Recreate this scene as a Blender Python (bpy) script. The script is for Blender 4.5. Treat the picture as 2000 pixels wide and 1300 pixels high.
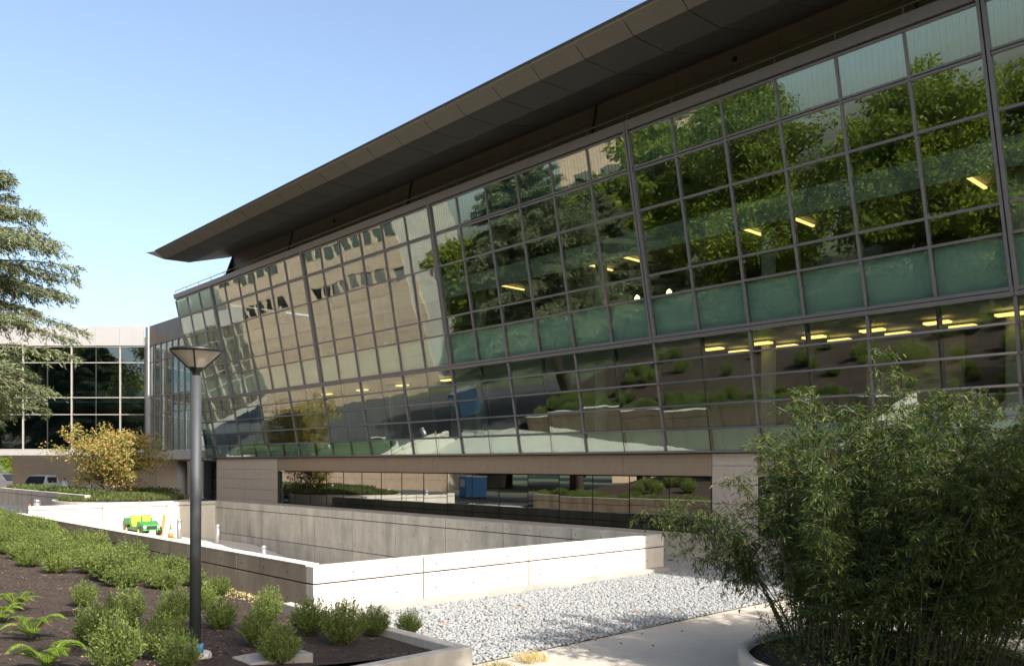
import bpy, bmesh, math, random
import numpy as np
from mathutils import Vector, Matrix, Quaternion

random.seed(7); rng = np.random.default_rng(7)
for o in list(bpy.data.objects): bpy.data.objects.remove(o)
scene = bpy.context.scene
col = scene.collection
R = math.radians
H = 3.2                       # eye height over the pebble court; z below is measured from eye level

# ------------------------------------------------------------------ camera, sky, sun, exposure
YAW = -math.asin(0.679)
cam = bpy.data.cameras.new('camera'); camo = bpy.data.objects.new('camera', cam); col.objects.link(camo)
camo.location = (0, 0, H); camo.rotation_euler = (R(90), 0, YAW)
cam.sensor_width = 36; cam.lens = 29.56; cam.shift_y = 0.1275; cam.clip_end = 6000; cam.clip_start = 0.1
scene.camera = camo
SUN_EL = R(38); SUN_B = 0.0
w = bpy.data.worlds.new('World'); scene.world = w; w.use_nodes = True
nt = w.node_tree; nt.nodes.clear()
sk = nt.nodes.new('ShaderNodeTexSky'); sk.sky_type = 'NISHITA'; sk.sun_disc = False
sk.sun_elevation = SUN_EL; sk.sun_rotation = R(180); sk.altitude = 30; sk.air_density = 1.0; sk.dust_density = 4.0; sk.ozone_density = 0.7
bg = nt.nodes.new('ShaderNodeBackground'); bg.inputs[1].default_value = 0.148
wo = nt.nodes.new('ShaderNodeOutputWorld'); nt.links.new(sk.outputs[0], bg.inputs[0]); nt.links.new(bg.outputs[0], wo.inputs[0])
sl = bpy.data.lights.new('sun', 'SUN'); sl.energy = 4.4; sl.angle = R(0.53); sl.color = (1, 0.95, 0.87)
so = bpy.data.objects.new('sun', sl); col.objects.link(so); so.location = (0, -60, 60)
so.rotation_euler = Vector((SUN_B, -math.cos(SUN_EL), math.sin(SUN_EL))).to_track_quat('Z', 'Y').to_euler()
vs = scene.view_settings; vs.view_transform = 'Standard'; vs.look = 'None'; vs.gamma = 1; vs.use_curve_mapping = False
vs.exposure = 1.1

# ------------------------------------------------------------------ materials
def mat(name):
    m = bpy.data.materials.new(name); m.use_nodes = True
    nt = m.node_tree; p = nt.nodes['Principled BSDF']
    return m, nt, p
def L(nt, a, b): nt.links.new(a, b)
def N(nt, t, **k):
    n = nt.nodes.new('ShaderNode' + t)
    for kk, v in k.items(): setattr(n, kk, v)
    return n
def noise(nt, scale, detail=4, rough=0.55, coord='Object', vec=None, stretch=None):
    n = N(nt, 'TexNoise'); n.inputs['Scale'].default_value = scale; n.inputs['Detail'].default_value = detail
    n.inputs['Roughness'].default_value = rough
    if vec is None:
        tc = N(nt, 'NewGeometry'); vec = tc.outputs['Position']
        if coord == 'Object': vec = N(nt, 'TexCoord').outputs['Object']
    if stretch:
        mp = N(nt, 'Mapping'); mp.inputs['Scale'].default_value = stretch; L(nt, vec, mp.inputs[0]); vec = mp.outputs[0]
    L(nt, vec, n.inputs['Vector'])
    return n
def ramp(nt, fac, stops):
    r = N(nt, 'ValToRGB'); e = r.color_ramp.elements
    while len(e) < len(stops): e.new(0.5)
    for i, (p, c) in enumerate(stops): e[i].position = p; e[i].color = (*c, 1)
    L(nt, fac, r.inputs[0]); return r
def mix(nt, fac, a, b, mode='MIX'):
    m = N(nt, 'Mix', data_type='RGBA', blend_type=mode)
    for s, v in ((m.inputs['Factor'], fac), (m.inputs[6], a), (m.inputs[7], b)):
        if hasattr(v, 'is_linked') or hasattr(v, 'links'): L(nt, v, s)
        elif isinstance(v, tuple): s.default_value = (*v, 1)
        else: s.default_value = v
    return m.outputs[2]
def bump(nt, p, h, strength, dist):
    b = N(nt, 'Bump'); b.inputs['Strength'].default_value = strength; b.inputs['Distance'].default_value = dist
    L(nt, h, b.inputs['Height']); L(nt, b.outputs[0], p.inputs['Normal'])

def solid(name, c, rough=0.6, metal=0.0, var=0.12, scale=6.0, bmp=0.0):
    m, nt, p = mat(name)
    n = noise(nt, scale, 5, 0.6, 'World')
    r = ramp(nt, n.outputs[0], [(0.3, tuple(x*(1-var) for x in c)), (0.7, tuple(min(1, x*(1+var)) for x in c))])
    L(nt, r.outputs[0], p.inputs['Base Color']); p.inputs['Roughness'].default_value = rough; p.inputs['Metallic'].default_value = metal
    if bmp: bump(nt, p, n.outputs[0], bmp, 0.01)
    return m

def concrete(name, c, stain=0.35):
    m, nt, p = mat(name)
    g = N(nt, 'NewGeometry').outputs['Position']
    n1 = noise(nt, 0.9, 6, 0.65, vec=g)
    n2 = noise(nt, 1.1, 6, 0.65, vec=g, stretch=(1.6, 1.6, 0.3))
    n3 = noise(nt, 45, 3, 0.6, vec=g)
    oi = N(nt, 'ObjectInfo').outputs['Random']
    r1 = ramp(nt, n1.outputs[0], [(0.3, tuple(x*(1-stain*0.6) for x in c)), (0.62, c)])
    r2 = ramp(nt, n2.outputs[0], [(0.34, tuple([1-stain]*3)), (0.66, (1, 1, 1))])
    c1 = mix(nt, 0.8, r1.outputs[0], r2.outputs[0], 'MULTIPLY')
    ro = ramp(nt, oi, [(0, (0.9, 0.9, 0.9)), (1, (1.05, 1.04, 1.02))])
    c2 = mix(nt, 1.0, c1, ro.outputs[0], 'MULTIPLY')
    r3 = ramp(nt, n3.outputs[0], [(0.28, (0.72, 0.72, 0.72)), (0.42, (1, 1, 1))])
    c3 = mix(nt, 0.6, c2, r3.outputs[0], 'MULTIPLY')
    L(nt, c3, p.inputs['Base Color']); p.inputs['Roughness'].default_value = 0.85
    bump(nt, p, n3.outputs[0], 0.25, 0.006)
    return m

def foliage(name, c1, c2, c3=None, trans=0.35, rough=0.55):
    m, nt, p = mat(name)
    ri = N(nt, 'NewGeometry').outputs['Random Per Island']
    oi = N(nt, 'ObjectInfo').outputs['Random']
    st = [(0.0, c1), (0.75, c2)] + ([(0.95, c3)] if c3 else [])
    r = ramp(nt, ri, st)
    ro = ramp(nt, oi, [(0, (0.78, 0.8, 0.75)), (1, (1.15, 1.12, 1.1))])
    cc = mix(nt, 1.0, r.outputs[0], ro.outputs[0], 'MULTIPLY')
    L(nt, cc, p.inputs['Base Color']); p.inputs['Roughness'].default_value = rough
    p.inputs['Specular IOR Level'].default_value = 0.3
    tr = N(nt, 'BsdfTranslucent'); L(nt, mix(nt, 1.0, cc, (1.25, 1.2, 0.55), 'MULTIPLY'), tr.inputs[0])
    ms = N(nt, 'MixShader'); ms.inputs[0].default_value = trans
    L(nt, p.outputs[0], ms.inputs[1]); L(nt, tr.outputs[0], ms.inputs[2])
    L(nt, ms.outputs[0], nt.nodes['Material Output'].inputs[0])
    return m

def glass(name, f0, tint, refl=(0.92, 1, 0.97), wave=0.0022, scale=1.1):
    m, nt, p = mat(name); nt.nodes.remove(p)
    tc = N(nt, 'TexCoord').outputs['Object']
    oi = N(nt, 'ObjectInfo')
    ad = N(nt, 'VectorMath', operation='ADD'); L(nt, tc, ad.inputs[0]); 
    sc = N(nt, 'VectorMath', operation='SCALE'); sc.inputs[0].default_value = (91, 57, 33); L(nt, oi.outputs['Random'], sc.inputs['Scale'])
    L(nt, sc.outputs[0], ad.inputs[1])
    n = noise(nt, scale, 1.5, 0.45, vec=ad.outputs[0])
    b = N(nt, 'Bump'); b.inputs['Strength'].default_value = 1.0; b.inputs['Distance'].default_value = wave
    L(nt, n.outputs[0], b.inputs['Height'])
    lw = N(nt, 'LayerWeight'); lw.inputs[0].default_value = 0.5; L(nt, b.outputs[0], lw.inputs['Normal'])
    pw = N(nt, 'Math', operation='POWER'); L(nt, lw.outputs['Facing'], pw.inputs[0]); pw.inputs[1].default_value = 4.0
    ma = N(nt, 'Math', operation='MULTIPLY_ADD'); L(nt, pw.outputs[0], ma.inputs[0]); ma.inputs[1].default_value = 1-f0; ma.inputs[2].default_value = f0
    gl = N(nt, 'BsdfGlossy'); gl.inputs['Roughness'].default_value = 0.012; gl.inputs['Color'].default_value = (*refl, 1); L(nt, b.outputs[0], gl.inputs['Normal'])
    tr = N(nt, 'BsdfTransparent'); tr.inputs[0].default_value = (*tint, 1)
    ms = N(nt, 'MixShader'); L(nt, ma.outputs[0], ms.inputs[0]); L(nt, tr.outputs[0], ms.inputs[1]); L(nt, gl.outputs[0], ms.inputs[2])
    L(nt, ms.outputs[0], nt.nodes['Material Output'].inputs[0])
    return m

def emit(name, c, s):
    m, nt, p = mat(name); p.inputs['Base Color'].default_value = (0.8, 0.8, 0.75, 1)
    p.inputs['Emission Color'].default_value = (*c, 1); p.inputs['Emission Strength'].default_value = s
    return m

M = {}
M['mullion'] = solid('mullion_metal', (0.17, 0.16, 0.165), 0.4, 0.3, 0.06, 3)
M['dark_mullion'] = solid('dark_mullion_metal', (0.035, 0.035, 0.035), 0.5, 0.2)
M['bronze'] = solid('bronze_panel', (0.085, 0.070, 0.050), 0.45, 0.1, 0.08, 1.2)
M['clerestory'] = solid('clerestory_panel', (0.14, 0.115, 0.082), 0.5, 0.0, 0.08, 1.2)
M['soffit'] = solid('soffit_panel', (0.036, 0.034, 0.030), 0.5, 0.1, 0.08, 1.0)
M['stone'] = solid('beige_stone_panel', (0.50, 0.415, 0.32), 0.75, 0, 0.08, 5, 0.15)
M['tanstone'] = solid('tan_stone_panel', (0.58, 0.43, 0.31), 0.75, 0, 0.1, 2, 0.15)
M['litstone'] = solid('lit_stone_panel', (0.66, 0.56, 0.44), 0.75, 0, 0.08, 5, 0.15)  # beige stone lightened: bounce light on the driveway wall put into the colour
M['brownband'] = solid('brown_stone_panel', (0.30, 0.215, 0.14), 0.75, 0, 0.07, 5, 0.15)
M['wingpanel'] = solid('wing_metal_panel', (0.325, 0.32, 0.312), 0.5, 0.1, 0.04, 1)
M['whiteframe'] = solid('pale_window_frame', (0.34, 0.31, 0.27), 0.45, 0.1, 0.05)
M['conc_pale'] = concrete('pale_concrete', (0.60, 0.57, 0.51), 0.16)
M['conc_brown'] = concrete('weathered_concrete', (0.47, 0.375, 0.28), 0.42)
M['conc_grey'] = concrete('streaked_grey_concrete', (0.56, 0.525, 0.455), 0.4)
M['kerb'] = concrete('kerb_concrete', (0.36, 0.34, 0.31), 0.3)
M['paving'] = concrete('court_paving', (0.50, 0.45, 0.375), 0.15)
M['rampfloor'] = concrete('ramp_concrete', (0.55, 0.53, 0.47), 0.15)
M['asphalt'] = solid('asphalt', (0.055, 0.055, 0.058), 0.9, 0, 0.2, 30, 0.3)
M['earth'] = solid('distant_ground', (0.075, 0.09, 0.042), 0.95, 0, 0.3, 0.3)
M['glass'] = glass('curtain_glass', 0.17, (0.80, 0.88, 0.84), (0.93, 1, 0.97), 0.0032, 1.0)
M['glass_low'] = glass('ribbon_window_glass', 0.34, (0.18, 0.21, 0.2), (0.97, 1, 0.98), 0.0006, 0.9)
M['glass_wing'] = glass('wing_glass', 0.17, (0.40, 0.50, 0.53), (0.88, 0.98, 1), 0.0012, 1.0)
M['spandrel'] = solid('green_spandrel', (0.45, 0.53, 0.47), 0.5, 0, 0.06, 2)
M['interior'] = solid('interior_wall', (0.12, 0.125, 0.10), 0.8, 0, 0.2, 0.6)
M['ceiling'] = solid('interior_ceiling', (0.30, 0.31, 0.26), 0.8, 0, 0.05)
M['floor_in'] = solid('interior_floor', (0.10, 0.09, 0.07), 0.6, 0, 0.1)
M['lamp_tube'] = emit('lit_ceiling_lamp', (1.0, 0.62, 0.20), 1.35)
M['lamp_warm'] = emit('lit_downlight', (1.0, 0.72, 0.3), 6)
M['pole'] = solid('dark_green_grey_paint', (0.038, 0.043, 0.047), 0.6, 0.0, 0.1, 8)
M['black_metal'] = solid('black_metal', (0.018, 0.017, 0.017), 0.4, 0.2)
M['frost'] = solid('frosted_lamp_panel', (0.50, 0.45, 0.36), 0.35, 0, 0.05)
M['steel'] = solid('stainless_steel', (0.42, 0.42, 0.43), 0.35, 0.7, 0.05)
M['bark'] = solid('bark', (0.07, 0.052, 0.038), 0.9, 0, 0.35, 20, 0.6)
M['culm'] = solid('bamboo_culm', (0.045, 0.05, 0.024), 0.5, 0, 0.25, 12)
M['stem'] = solid('shrub_stem', (0.10, 0.07, 0.045), 0.8, 0, 0.2, 20)
M['cart_green'] = solid('cart_green_paint', (0.045, 0.24, 0.06), 0.5, 0, 0.05)
M['cart_yellow'] = solid('cart_yellow_vinyl', (0.80, 0.62, 0.05), 0.45, 0, 0.05)
M['rubber'] = solid('black_rubber', (0.02, 0.02, 0.02), 0.8)
M['orange'] = solid('orange_plastic', (0.80, 0.16, 0.03), 0.5, 0, 0.05)
M['white'] = solid('white_paint', (0.78, 0.78, 0.76), 0.5, 0, 0.04)
M['red'] = solid('red_paint', (0.55, 0.03, 0.03), 0.5, 0, 0.05)
M['blue'] = solid('blue_tape', (0.06, 0.22, 0.50), 0.5, 0, 0.08)
M['yellow'] = solid('yellow_fibreglass', (0.75, 0.55, 0.06), 0.5, 0, 0.05)
M['cedar'] = foliage('cedar_needles', (0.055, 0.085, 0.045), (0.135, 0.16, 0.085), (0.20, 0.20, 0.11), 0.2)
M['bamboo'] = foliage('bamboo_leaf', (0.03, 0.065, 0.016), (0.08, 0.125, 0.03), (0.26, 0.26, 0.08), 0.4)
M['shrub'] = foliage('shrub_leaf', (0.06, 0.105, 0.025), (0.165, 0.225, 0.055), (0.28, 0.31, 0.10), 0.35)
M['fern'] = foliage('fern_frond', (0.10, 0.19, 0.02), (0.20, 0.30, 0.035), (0.30, 0.34, 0.06), 0.4)
M['autumn'] = foliage('autumn_leaf', (0.13, 0.16, 0.035), (0.34, 0.29, 0.09), (0.50, 0.24, 0.12), 0.3)
M['broad'] = foliage('broad_leaf', (0.075, 0.14, 0.02), (0.19, 0.24, 0.03), (0.32, 0.31, 0.05), 0.45)
M['hedge'] = foliage('hedge_leaf', (0.03, 0.06, 0.018), (0.075, 0.115, 0.03), (0.15, 0.17, 0.04), 0.25)
M['grass'] = foliage('grass_blade', (0.05, 0.085, 0.022), (0.10, 0.135, 0.04), (0.20, 0.19, 0.07), 0.3)
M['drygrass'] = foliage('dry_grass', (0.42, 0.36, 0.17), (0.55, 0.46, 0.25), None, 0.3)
M['redleaf'] = foliage('fallen_leaf', (0.35, 0.09, 0.03), (0.45, 0.2, 0.05), None, 0.2)
M['chip'] = foliage('bark_chip', (0.03, 0.02, 0.013), (0.095, 0.06, 0.038), (0.23, 0.15, 0.09), 0.0, 0.9)
def mulch():
    m, nt, p = mat('bark_mulch')
    n1 = noise(nt, 26, 6, 0.7, 'World'); n2 = noise(nt, 1.3, 4, 0.6, 'World')
    r = ramp(nt, n1.outputs[0], [(0.3, (0.012, 0.008, 0.006)), (0.55, (0.042, 0.027, 0.019)), (0.75, (0.10, 0.065, 0.042))])
    r2 = ramp(nt, n2.outputs[0], [(0.35, (0.75, 0.75, 0.75)), (0.65, (1.3, 1.2, 1.1))])
    L(nt, mix(nt, 1, r.outputs[0], r2.outputs[0], 'MULTIPLY'), p.inputs['Base Color']); p.inputs['Roughness'].default_value = 0.95
    bump(nt, p, n1.outputs[0], 1.0, 0.04); return m
M['mulch'] = mulch()
def pebble():
    m, nt, p = mat('river_pebble')
    ri = N(nt, 'NewGeometry').outputs['Random Per Island']
    r = ramp(nt, ri, [(0, (0.17, 0.178, 0.18)), (0.35, (0.24, 0.248, 0.25)), (0.75, (0.29, 0.295, 0.29)), (1, (0.34, 0.33, 0.31))])
    n = noise(nt, 60, 4, 0.6, 'World'); r2 = ramp(nt, n.outputs[0], [(0.3, (0.85, 0.85, 0.85)), (0.7, (1.08, 1.08, 1.08))])
    L(nt, mix(nt, 1, r.outputs[0], r2.outputs[0], 'MULTIPLY'), p.inputs['Base Color']); p.inputs['Roughness'].default_value = 0.75
    return m
M['pebble'] = pebble()
def blind():
    m, nt, p = mat('louvre_blind')
    g = N(nt, 'NewGeometry').outputs['Position']; s = N(nt, 'SeparateXYZ'); L(nt, g, s.inputs[0])
    def stripes(src, per, duty):
        a = N(nt, 'Math', operation='DIVIDE'); L(nt, src, a.inputs[0]); a.inputs[1].default_value = per
        f = N(nt, 'Math', operation='FRACT'); L(nt, a.outputs[0], f.inputs[0])
        c = N(nt, 'Math', operation='LESS_THAN'); L(nt, f.outputs[0], c.inputs[0]); c.inputs[1].default_value = duty
        return c.outputs[0]
    h = stripes(s.outputs['Z'], 0.055, 0.4); v = stripes(s.outputs['Y'], 0.1535, 0.24)
    mx = N(nt, 'Math', operation='MAXIMUM'); L(nt, v, mx.inputs[0]); 
    hm = N(nt, 'Math', operation='MULTIPLY'); L(nt, h, hm.inputs[0]); hm.inputs[1].default_value = 0.45; L(nt, hm.outputs[0], mx.inputs[1])
    L(nt, mix(nt, mx.outputs[0], (0.13, 0.20, 0.18), (0.012, 0.02, 0.02)), p.inputs['Base Color'])
    p.inputs['Roughness'].default_value = 0.6
    return m
M['blind'] = blind()

# ------------------------------------------------------------------ mesh helpers (x = b into the building, y = a along it, z from eye level)
def wloc(o):
    v = Vector((0, 0, 0))
    while o is not None: v = v + o.location; o = o.parent
    return v
class MB:
    def __init__(s): s.v = []; s.f = []
    def quad(s, *p):
        n = len(s.v); s.v += [tuple(q) for q in p]; s.f.append(tuple(range(n, n+len(p)))); return s
    def hexa(s, lo, hi):
        n = len(s.v); s.v += [tuple(q) for q in lo] + [tuple(q) for q in hi]
        s.f += [(n+3, n+2, n+1, n), (n+4, n+5, n+6, n+7)] + [(n+i, n+(i+1) % 4, n+4+(i+1) % 4, n+4+i) for i in range(4)]
        return s
    def box(s, x0, x1, y0, y1, z0, z1):
        return s.hexa([(x0, y0, z0), (x1, y0, z0), (x1, y1, z0), (x0, y1, z0)], [(x0, y0, z1), (x1, y0, z1), (x1, y1, z1), (x0, y1, z1)])
    def slab(s, pts, d):            # pts: 4 corners of the front face; d: depth vector
        d = Vector(d); return s.hexa(pts, [Vector(p)+d for p in pts])
    def prism(s, poly, axis, t0, t1):   # poly: (u,v) list, axis 'y' -> (x,z), 'z' -> (x,y)
        n = len(s.v); k = len(poly)
        for t in (t0, t1):
            s.v += [((u, t, v) if axis == 'y' else (u, v, t)) for u, v in poly]
        s.f.append(tuple(range(n, n+k))); s.f.append(tuple(range(n+2*k-1, n+k-1, -1)))
        s.f += [(n+(i+1) % k, n+i, n+k+i, n+k+(i+1) % k) for i in range(k)]; return s
    def tube(s, pts, rad, seg=8, caps=True):
        pts = [Vector(p) for p in pts]; n0 = len(s.v); k = len(pts)
        if not hasattr(rad, '__len__'): rad = [rad]*k
        up = Vector((0.13, 0.21, 0.97))
        for i, p in enumerate(pts):
            t = (pts[min(i+1, k-1)]-pts[max(i-1, 0)]).normalized()
            e1 = t.cross(up); e1 = e1.normalized() if e1.length > 1e-4 else Vector((1, 0, 0)); e2 = t.cross(e1)
            for j in range(seg):
                an = 2*math.pi*j/seg; s.v.append(tuple(p+(e1*math.cos(an)+e2*math.sin(an))*rad[i]))
        for i in range(k-1):
            for j in range(seg):
                s.f.append((n0+i*seg+j, n0+i*seg+(j+1) % seg, n0+(i+1)*seg+(j+1) % seg, n0+(i+1)*seg+j))
        if caps:
            s.f.append(tuple(n0+j for j in range(seg-1, -1, -1))); s.f.append(tuple(n0+(k-1)*seg+j for j in range(seg)))
        return s
    def lathe(s, c, prof, seg=24, caps=True):
        n0 = len(s.v); k = len(prof)
        for r, z in prof:
            for j in range(seg):
                an = 2*math.pi*j/seg; s.v.append((c[0]+r*math.cos(an), c[1]+r*math.sin(an), c[2]+z))
        for i in range(k-1):
            for j in range(seg):
                s.f.append((n0+i*seg+j, n0+i*seg+(j+1) % seg, n0+(i+1)*seg+(j+1) % seg, n0+(i+1)*seg+j))
        if caps:
            s.f.append(tuple(n0+j for j in range(seg-1, -1, -1))); s.f.append(tuple(n0+(k-1)*seg+j for j in range(seg)))
        return s
    def build(s, name, m, parent=None, smooth=False, bevel=0.0):
        v = np.array(s.v, float); c = (v.min(0)+v.max(0))/2
        me = bpy.data.meshes.new(name); me.from_pydata([tuple(q) for q in (v-c)], [], s.f); me.update()
        bm = bmesh.new(); bm.from_mesh(me); bmesh.ops.recalc_face_normals(bm, faces=bm.faces)
        if bevel: bmesh.ops.bevel(bm, geom=list(bm.edges), offset=bevel, segments=1, affect='EDGES', clamp_overlap=True)
        bm.to_mesh(me); bm.free()
        if smooth: me.polygons.foreach_set('use_smooth', [True]*len(me.polygons))
        me.materials.append(M[m] if isinstance(m, str) else m)
        o = bpy.data.objects.new(name, me); col.objects.link(o)
        o.location = Vector(c)+Vector((0, 0, H))
        if parent is not None:
            o.parent = parent; o.location = o.location - wloc(parent)
        return o
def fast(name, v, nper, m, parent=None, smooth=False, origin=None):
    """v: (k*nper,3) array, every nper verts one face"""
    v = np.asarray(v, np.float32).reshape(-1, 3); k = len(v)//nper
    c = v.mean(0) if origin is None else np.array(origin, np.float32)
    me = bpy.data.meshes.new(name); me.vertices.add(len(v)); me.vertices.foreach_set('co', (v-c).ravel())
    me.loops.add(len(v)); me.loops.foreach_set('vertex_index', np.arange(len(v), dtype=np.int32))
    me.polygons.add(k); me.polygons.foreach_set('loop_start', np.arange(0, len(v), nper, dtype=np.int32))
    me.polygons.foreach_set('loop_total', np.full(k, nper, np.int32)); me.update(calc_edges=True)
    me.materials.append(M[m])
    o = bpy.data.objects.new(name, me); col.objects.link(o); o.location = Vector([float(q) for q in c])+Vector((0, 0, H))
    if parent is not None: o.parent = parent; o.location = o.location - wloc(parent)
    return o
def empty(name, x, y, z, label=None, cat=None, group=None, rz=0):
    o = bpy.data.objects.new(name, None); col.objects.link(o); o.location = (x, y, z+H); o.empty_display_size = 0.3
    o.rotation_euler.z = rz
    return tag(o, label, cat, group) if label else o
def tag(o, label, cat, group=None):
    o['label'] = label; o['category'] = cat
    if group: o['group'] = group
    return o
def struct(o): o['kind'] = 'structure'; return o
def stuff(o, label=None, cat=None):
    o['kind'] = 'stuff'
    if label: o['label'] = label; o['category'] = cat
    return o
def copy_tree(o, parent=None):
    c = o.copy(); col.objects.link(c); c.parent = parent
    for ch in list(o.children): copy_tree(ch, c)
    return c
def leaves(P, D, ln, wd, curl=0.15, tw=None):
    """diamond leaves: P base points, D directions"""
    P = np.asarray(P, float); D = np.asarray(D, float); n = len(P)
    D = D/np.maximum(np.linalg.norm(D, axis=1, keepdims=True), 1e-6)
    ref = rng.normal(size=(n, 3)) if tw is None else tw
    S = np.cross(D, ref); S /= np.maximum(np.linalg.norm(S, axis=1, keepdims=True), 1e-6)
    Nn = np.cross(S, D)
    ln = np.broadcast_to(ln, (n,))[:, None]; wd = np.broadcast_to(wd, (n,))[:, None]
    a = P; b = P+D*ln*0.45+S*wd*0.5+Nn*ln*curl*0.4; c = P+D*ln; d = P+D*ln*0.45-S*wd*0.5+Nn*ln*curl*0.4
    return np.stack([a, b, c, d], 1).reshape(-1, 3)
def unit(v): return v/np.maximum(np.linalg.norm(v, axis=-1, keepdims=True), 1e-9)
def cam2w(xc, yc): return 0.734*xc+0.679*yc, -0.679*xc+0.734*yc

# ------------------------------------------------------------------ setting: ground, road, ramp, bed
def smooth01(t): t = np.clip(t, 0, 1); return t*t*(3-2*t)
def zg(b, a): return -3.2+0.42*smooth01((a-30)/18.0)
def grid(name, bs, as_, zf, m, skip=None):
    bs = np.array(bs, float); as_ = np.array(as_, float)
    Bm, Am = np.meshgrid(bs, as_, indexing='ij'); Z = zf(Bm, Am)
    v = np.stack([Bm, Am, Z], -1).reshape(-1, 3); nb, na = len(bs), len(as_); f = []
    for i in range(nb-1):
        for j in range(na-1):
            if skip and skip((bs[i]+bs[i+1])/2, (as_[j]+as_[j+1])/2): continue
            f.append((i*na+j, (i+1)*na+j, (i+1)*na+j+1, i*na+j+1))
    me = bpy.data.meshes.new(name); me.from_pydata([tuple(q) for q in v], [], f); me.update()
    me.polygons.foreach_set('use_smooth', [True]*len(f))
    me.materials.append(M[m]); o = bpy.data.objects.new(name, me); col.objects.link(o); o.location.z = H
    return o
RB0, RB1, RA0, RA1 = 8.95, 20.0, 15.55, 46.4
inr = lambda b, a: (RB0 < b < RB1 and RA0 < a < RA1)
lin = lambda x0, x1, n: list(np.linspace(x0, x1, n))
struct(grid('ground', [-2500, -600, -200, -80, -40, -20, 0, 8.95, 14.0, 20.0, 24, 60, 200, 600, 2500],
            [-2500, -600, -200, -60, -20, 0, 10.2, 15.55, 22, 30]+lin(31.5, 46.4, 9)+[48, 60, 80, 120, 250, 700, 2500], zg, 'earth', inr))
struct(grid('court_paving', [3.4, 10, 16, 24.2], [-12, -4, 2, 6, 10.2], lambda b, a: zg(b, a)+0.012, 'paving'))
struct(grid('building_walk', [20.2, 24.2], [10.2, 20, 30, 36, 42, 48, 56], lambda b, a: zg(b, a)+0.008, 'kerb'))
struct(grid('asphalt_road', [-4, 4, 8.9, 14.0], [40.5, 43, 46.4, 52, 60, 75, 95, 140], lambda b, a: zg(b, a)+0.008, 'asphalt',
            lambda b, a: inr(b, a)))
struct(grid('far_plaza', [14.0, 16, 24, 40, 60], [57.5, 65, 75, 95, 140], lambda b, a: zg(b, a)+0.01, 'paving'))
def zr(b, a): return -2.86-(b-8.95)*0.125-np.maximum(0, 41-a)*0.13
struct(grid('ramp_floor', lin(8.9, 20.02, 8), lin(15.5, 46.45, 14), zr, 'rampfloor'))
def zb(b, a):
    z = -3.03+0.09*(8.4-b)+0.024*np.maximum(0, a-16)+0.02*np.maximum(0, 16-a)
    return z+0.035*np.sin(b*1.7+a*0.9)*np.sin(a*1.3-b*0.6)
bs = lin(-14, 7.93, 56); as_ = lin(9.895, 41.5, 76)
bed = struct(grid('mulch_bed', bs, as_, lambda b, a: zb(b, a)+0.0*b, 'mulch'))
bed2 = struct(grid('mulch_verge', lin(7.93, 8.64, 5), lin(15.32, 41.5, 60), zb, 'mulch'))
struct(grid('mulch_corner', lin(7.9, 7.96, 2), lin(9.92, 15.3, 14), zb, 'mulch'))
struct(grid('hill', lin(-60, -13.9, 24), lin(-40, 60, 40), lambda b, a: zb(b*0-14, a*0+20)+0.16*np.minimum(-14-b, 22)+0.0*a, 'earth'))
struct(grid('bank', lin(-14, 3.4, 20), lin(-40, 9.7, 20), lambda b, a: np.where(b > 2.6, -3.19, zb(b, a*0+12.0)), 'mulch'))

# ------------------------------------------------------------------ concrete walls made of panels
def hole_parts(parent, pts, nrm):
    me = None
    for p in pts:
        if me is None:
            b = MB(); n = Vector(nrm); e1 = n.cross(Vector((0, 0, 1))); e2 = Vector((0, 0, 1))
            b.slab([Vector(p)+n*0.004+(e1*math.cos(t)+e2*math.sin(t))*0.024 for t in (0.4, 1.97, 3.54, 5.11)], -n*0.02)
            o = b.build('tie_hole', 'black_metal', parent); me = o; base = Vector(p)
        else:
            o = me.copy(); col.objects.link(o); o.location = me.location+(Vector(p)-base)
def wall(name, label, axis, fix0, fix1, t0, t1, joints, ztop, zbot, hj, m, holes=None, slope=None):
    """panelled cast wall; axis 'a' or 'b' is its run; hj: depths of horizontal reveals under the top"""
    mid = (t0+t1)/2; f = (fix0+fix1)/2
    e = empty(name, f if axis == 'a' else mid, mid if axis == 'a' else f, zbot, label, 'wall')
    g = 0.016; js = [t0]+[j for j in sorted(joints) if t0+0.1 < j < t1-0.1]+[t1]
    zs = [ztop]+[ztop-h for h in hj]+[zbot]
    def bx(b, x0, x1, y0, y1, z0, z1):
        return b.box(x0, x1, y0, y1, z0, z1) if axis == 'b' else b.box(y0, y1, x0, x1, z0, z1)
    bx(MB(), t0+0.02, t1-0.02, fix0+0.03, fix1-0.03, zbot, ztop-0.035).build('core', 'bark', e)
    for i in range(len(js)-1):
        a0 = js[i]+(g if i else 0); a1 = js[i+1]-(g if i < len(js)-2 else 0)
        for k in range(len(zs)-1):
            z1 = zs[k]-(g if k else 0); z0 = zs[k+1]+(g if k < len(zs)-2 else 0)
            bx(MB(), a0, a1, fix0, fix1, z0, z1).build('panel', m, e, bevel=0.008)
    return e
TOP = -2.1
wd = wall('ramp_wall', 'long brown concrete wall in shade behind the green shrubs', 'a', 8.65, 8.95, 15.61, 40.2,
          [15.55+3.3*i for i in range(9)], TOP, -8.5, [0.37], 'conc_brown')
hole_parts(wd, [(8.65, a, z) for a in np.arange(16.4, 40, 1.1) for z in (TOP-0.2, TOP-0.75)], (-1, 0, 0))
ww = wall('end_wall', 'bright sunlit white concrete wall beside the grey pebbles', 'b', 15.3, 15.6, 8.65, 20.3,
          [11.44+3.3*i for i in range(4)], TOP-0.002, -8.5, [0.36], 'conc_pale')
hole_parts(ww, [(b, 15.3, z) for b in np.arange(9.6, 20.2, 1.1) for z in (TOP-0.18, TOP-0.72)], (0, -1, 0))
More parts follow.
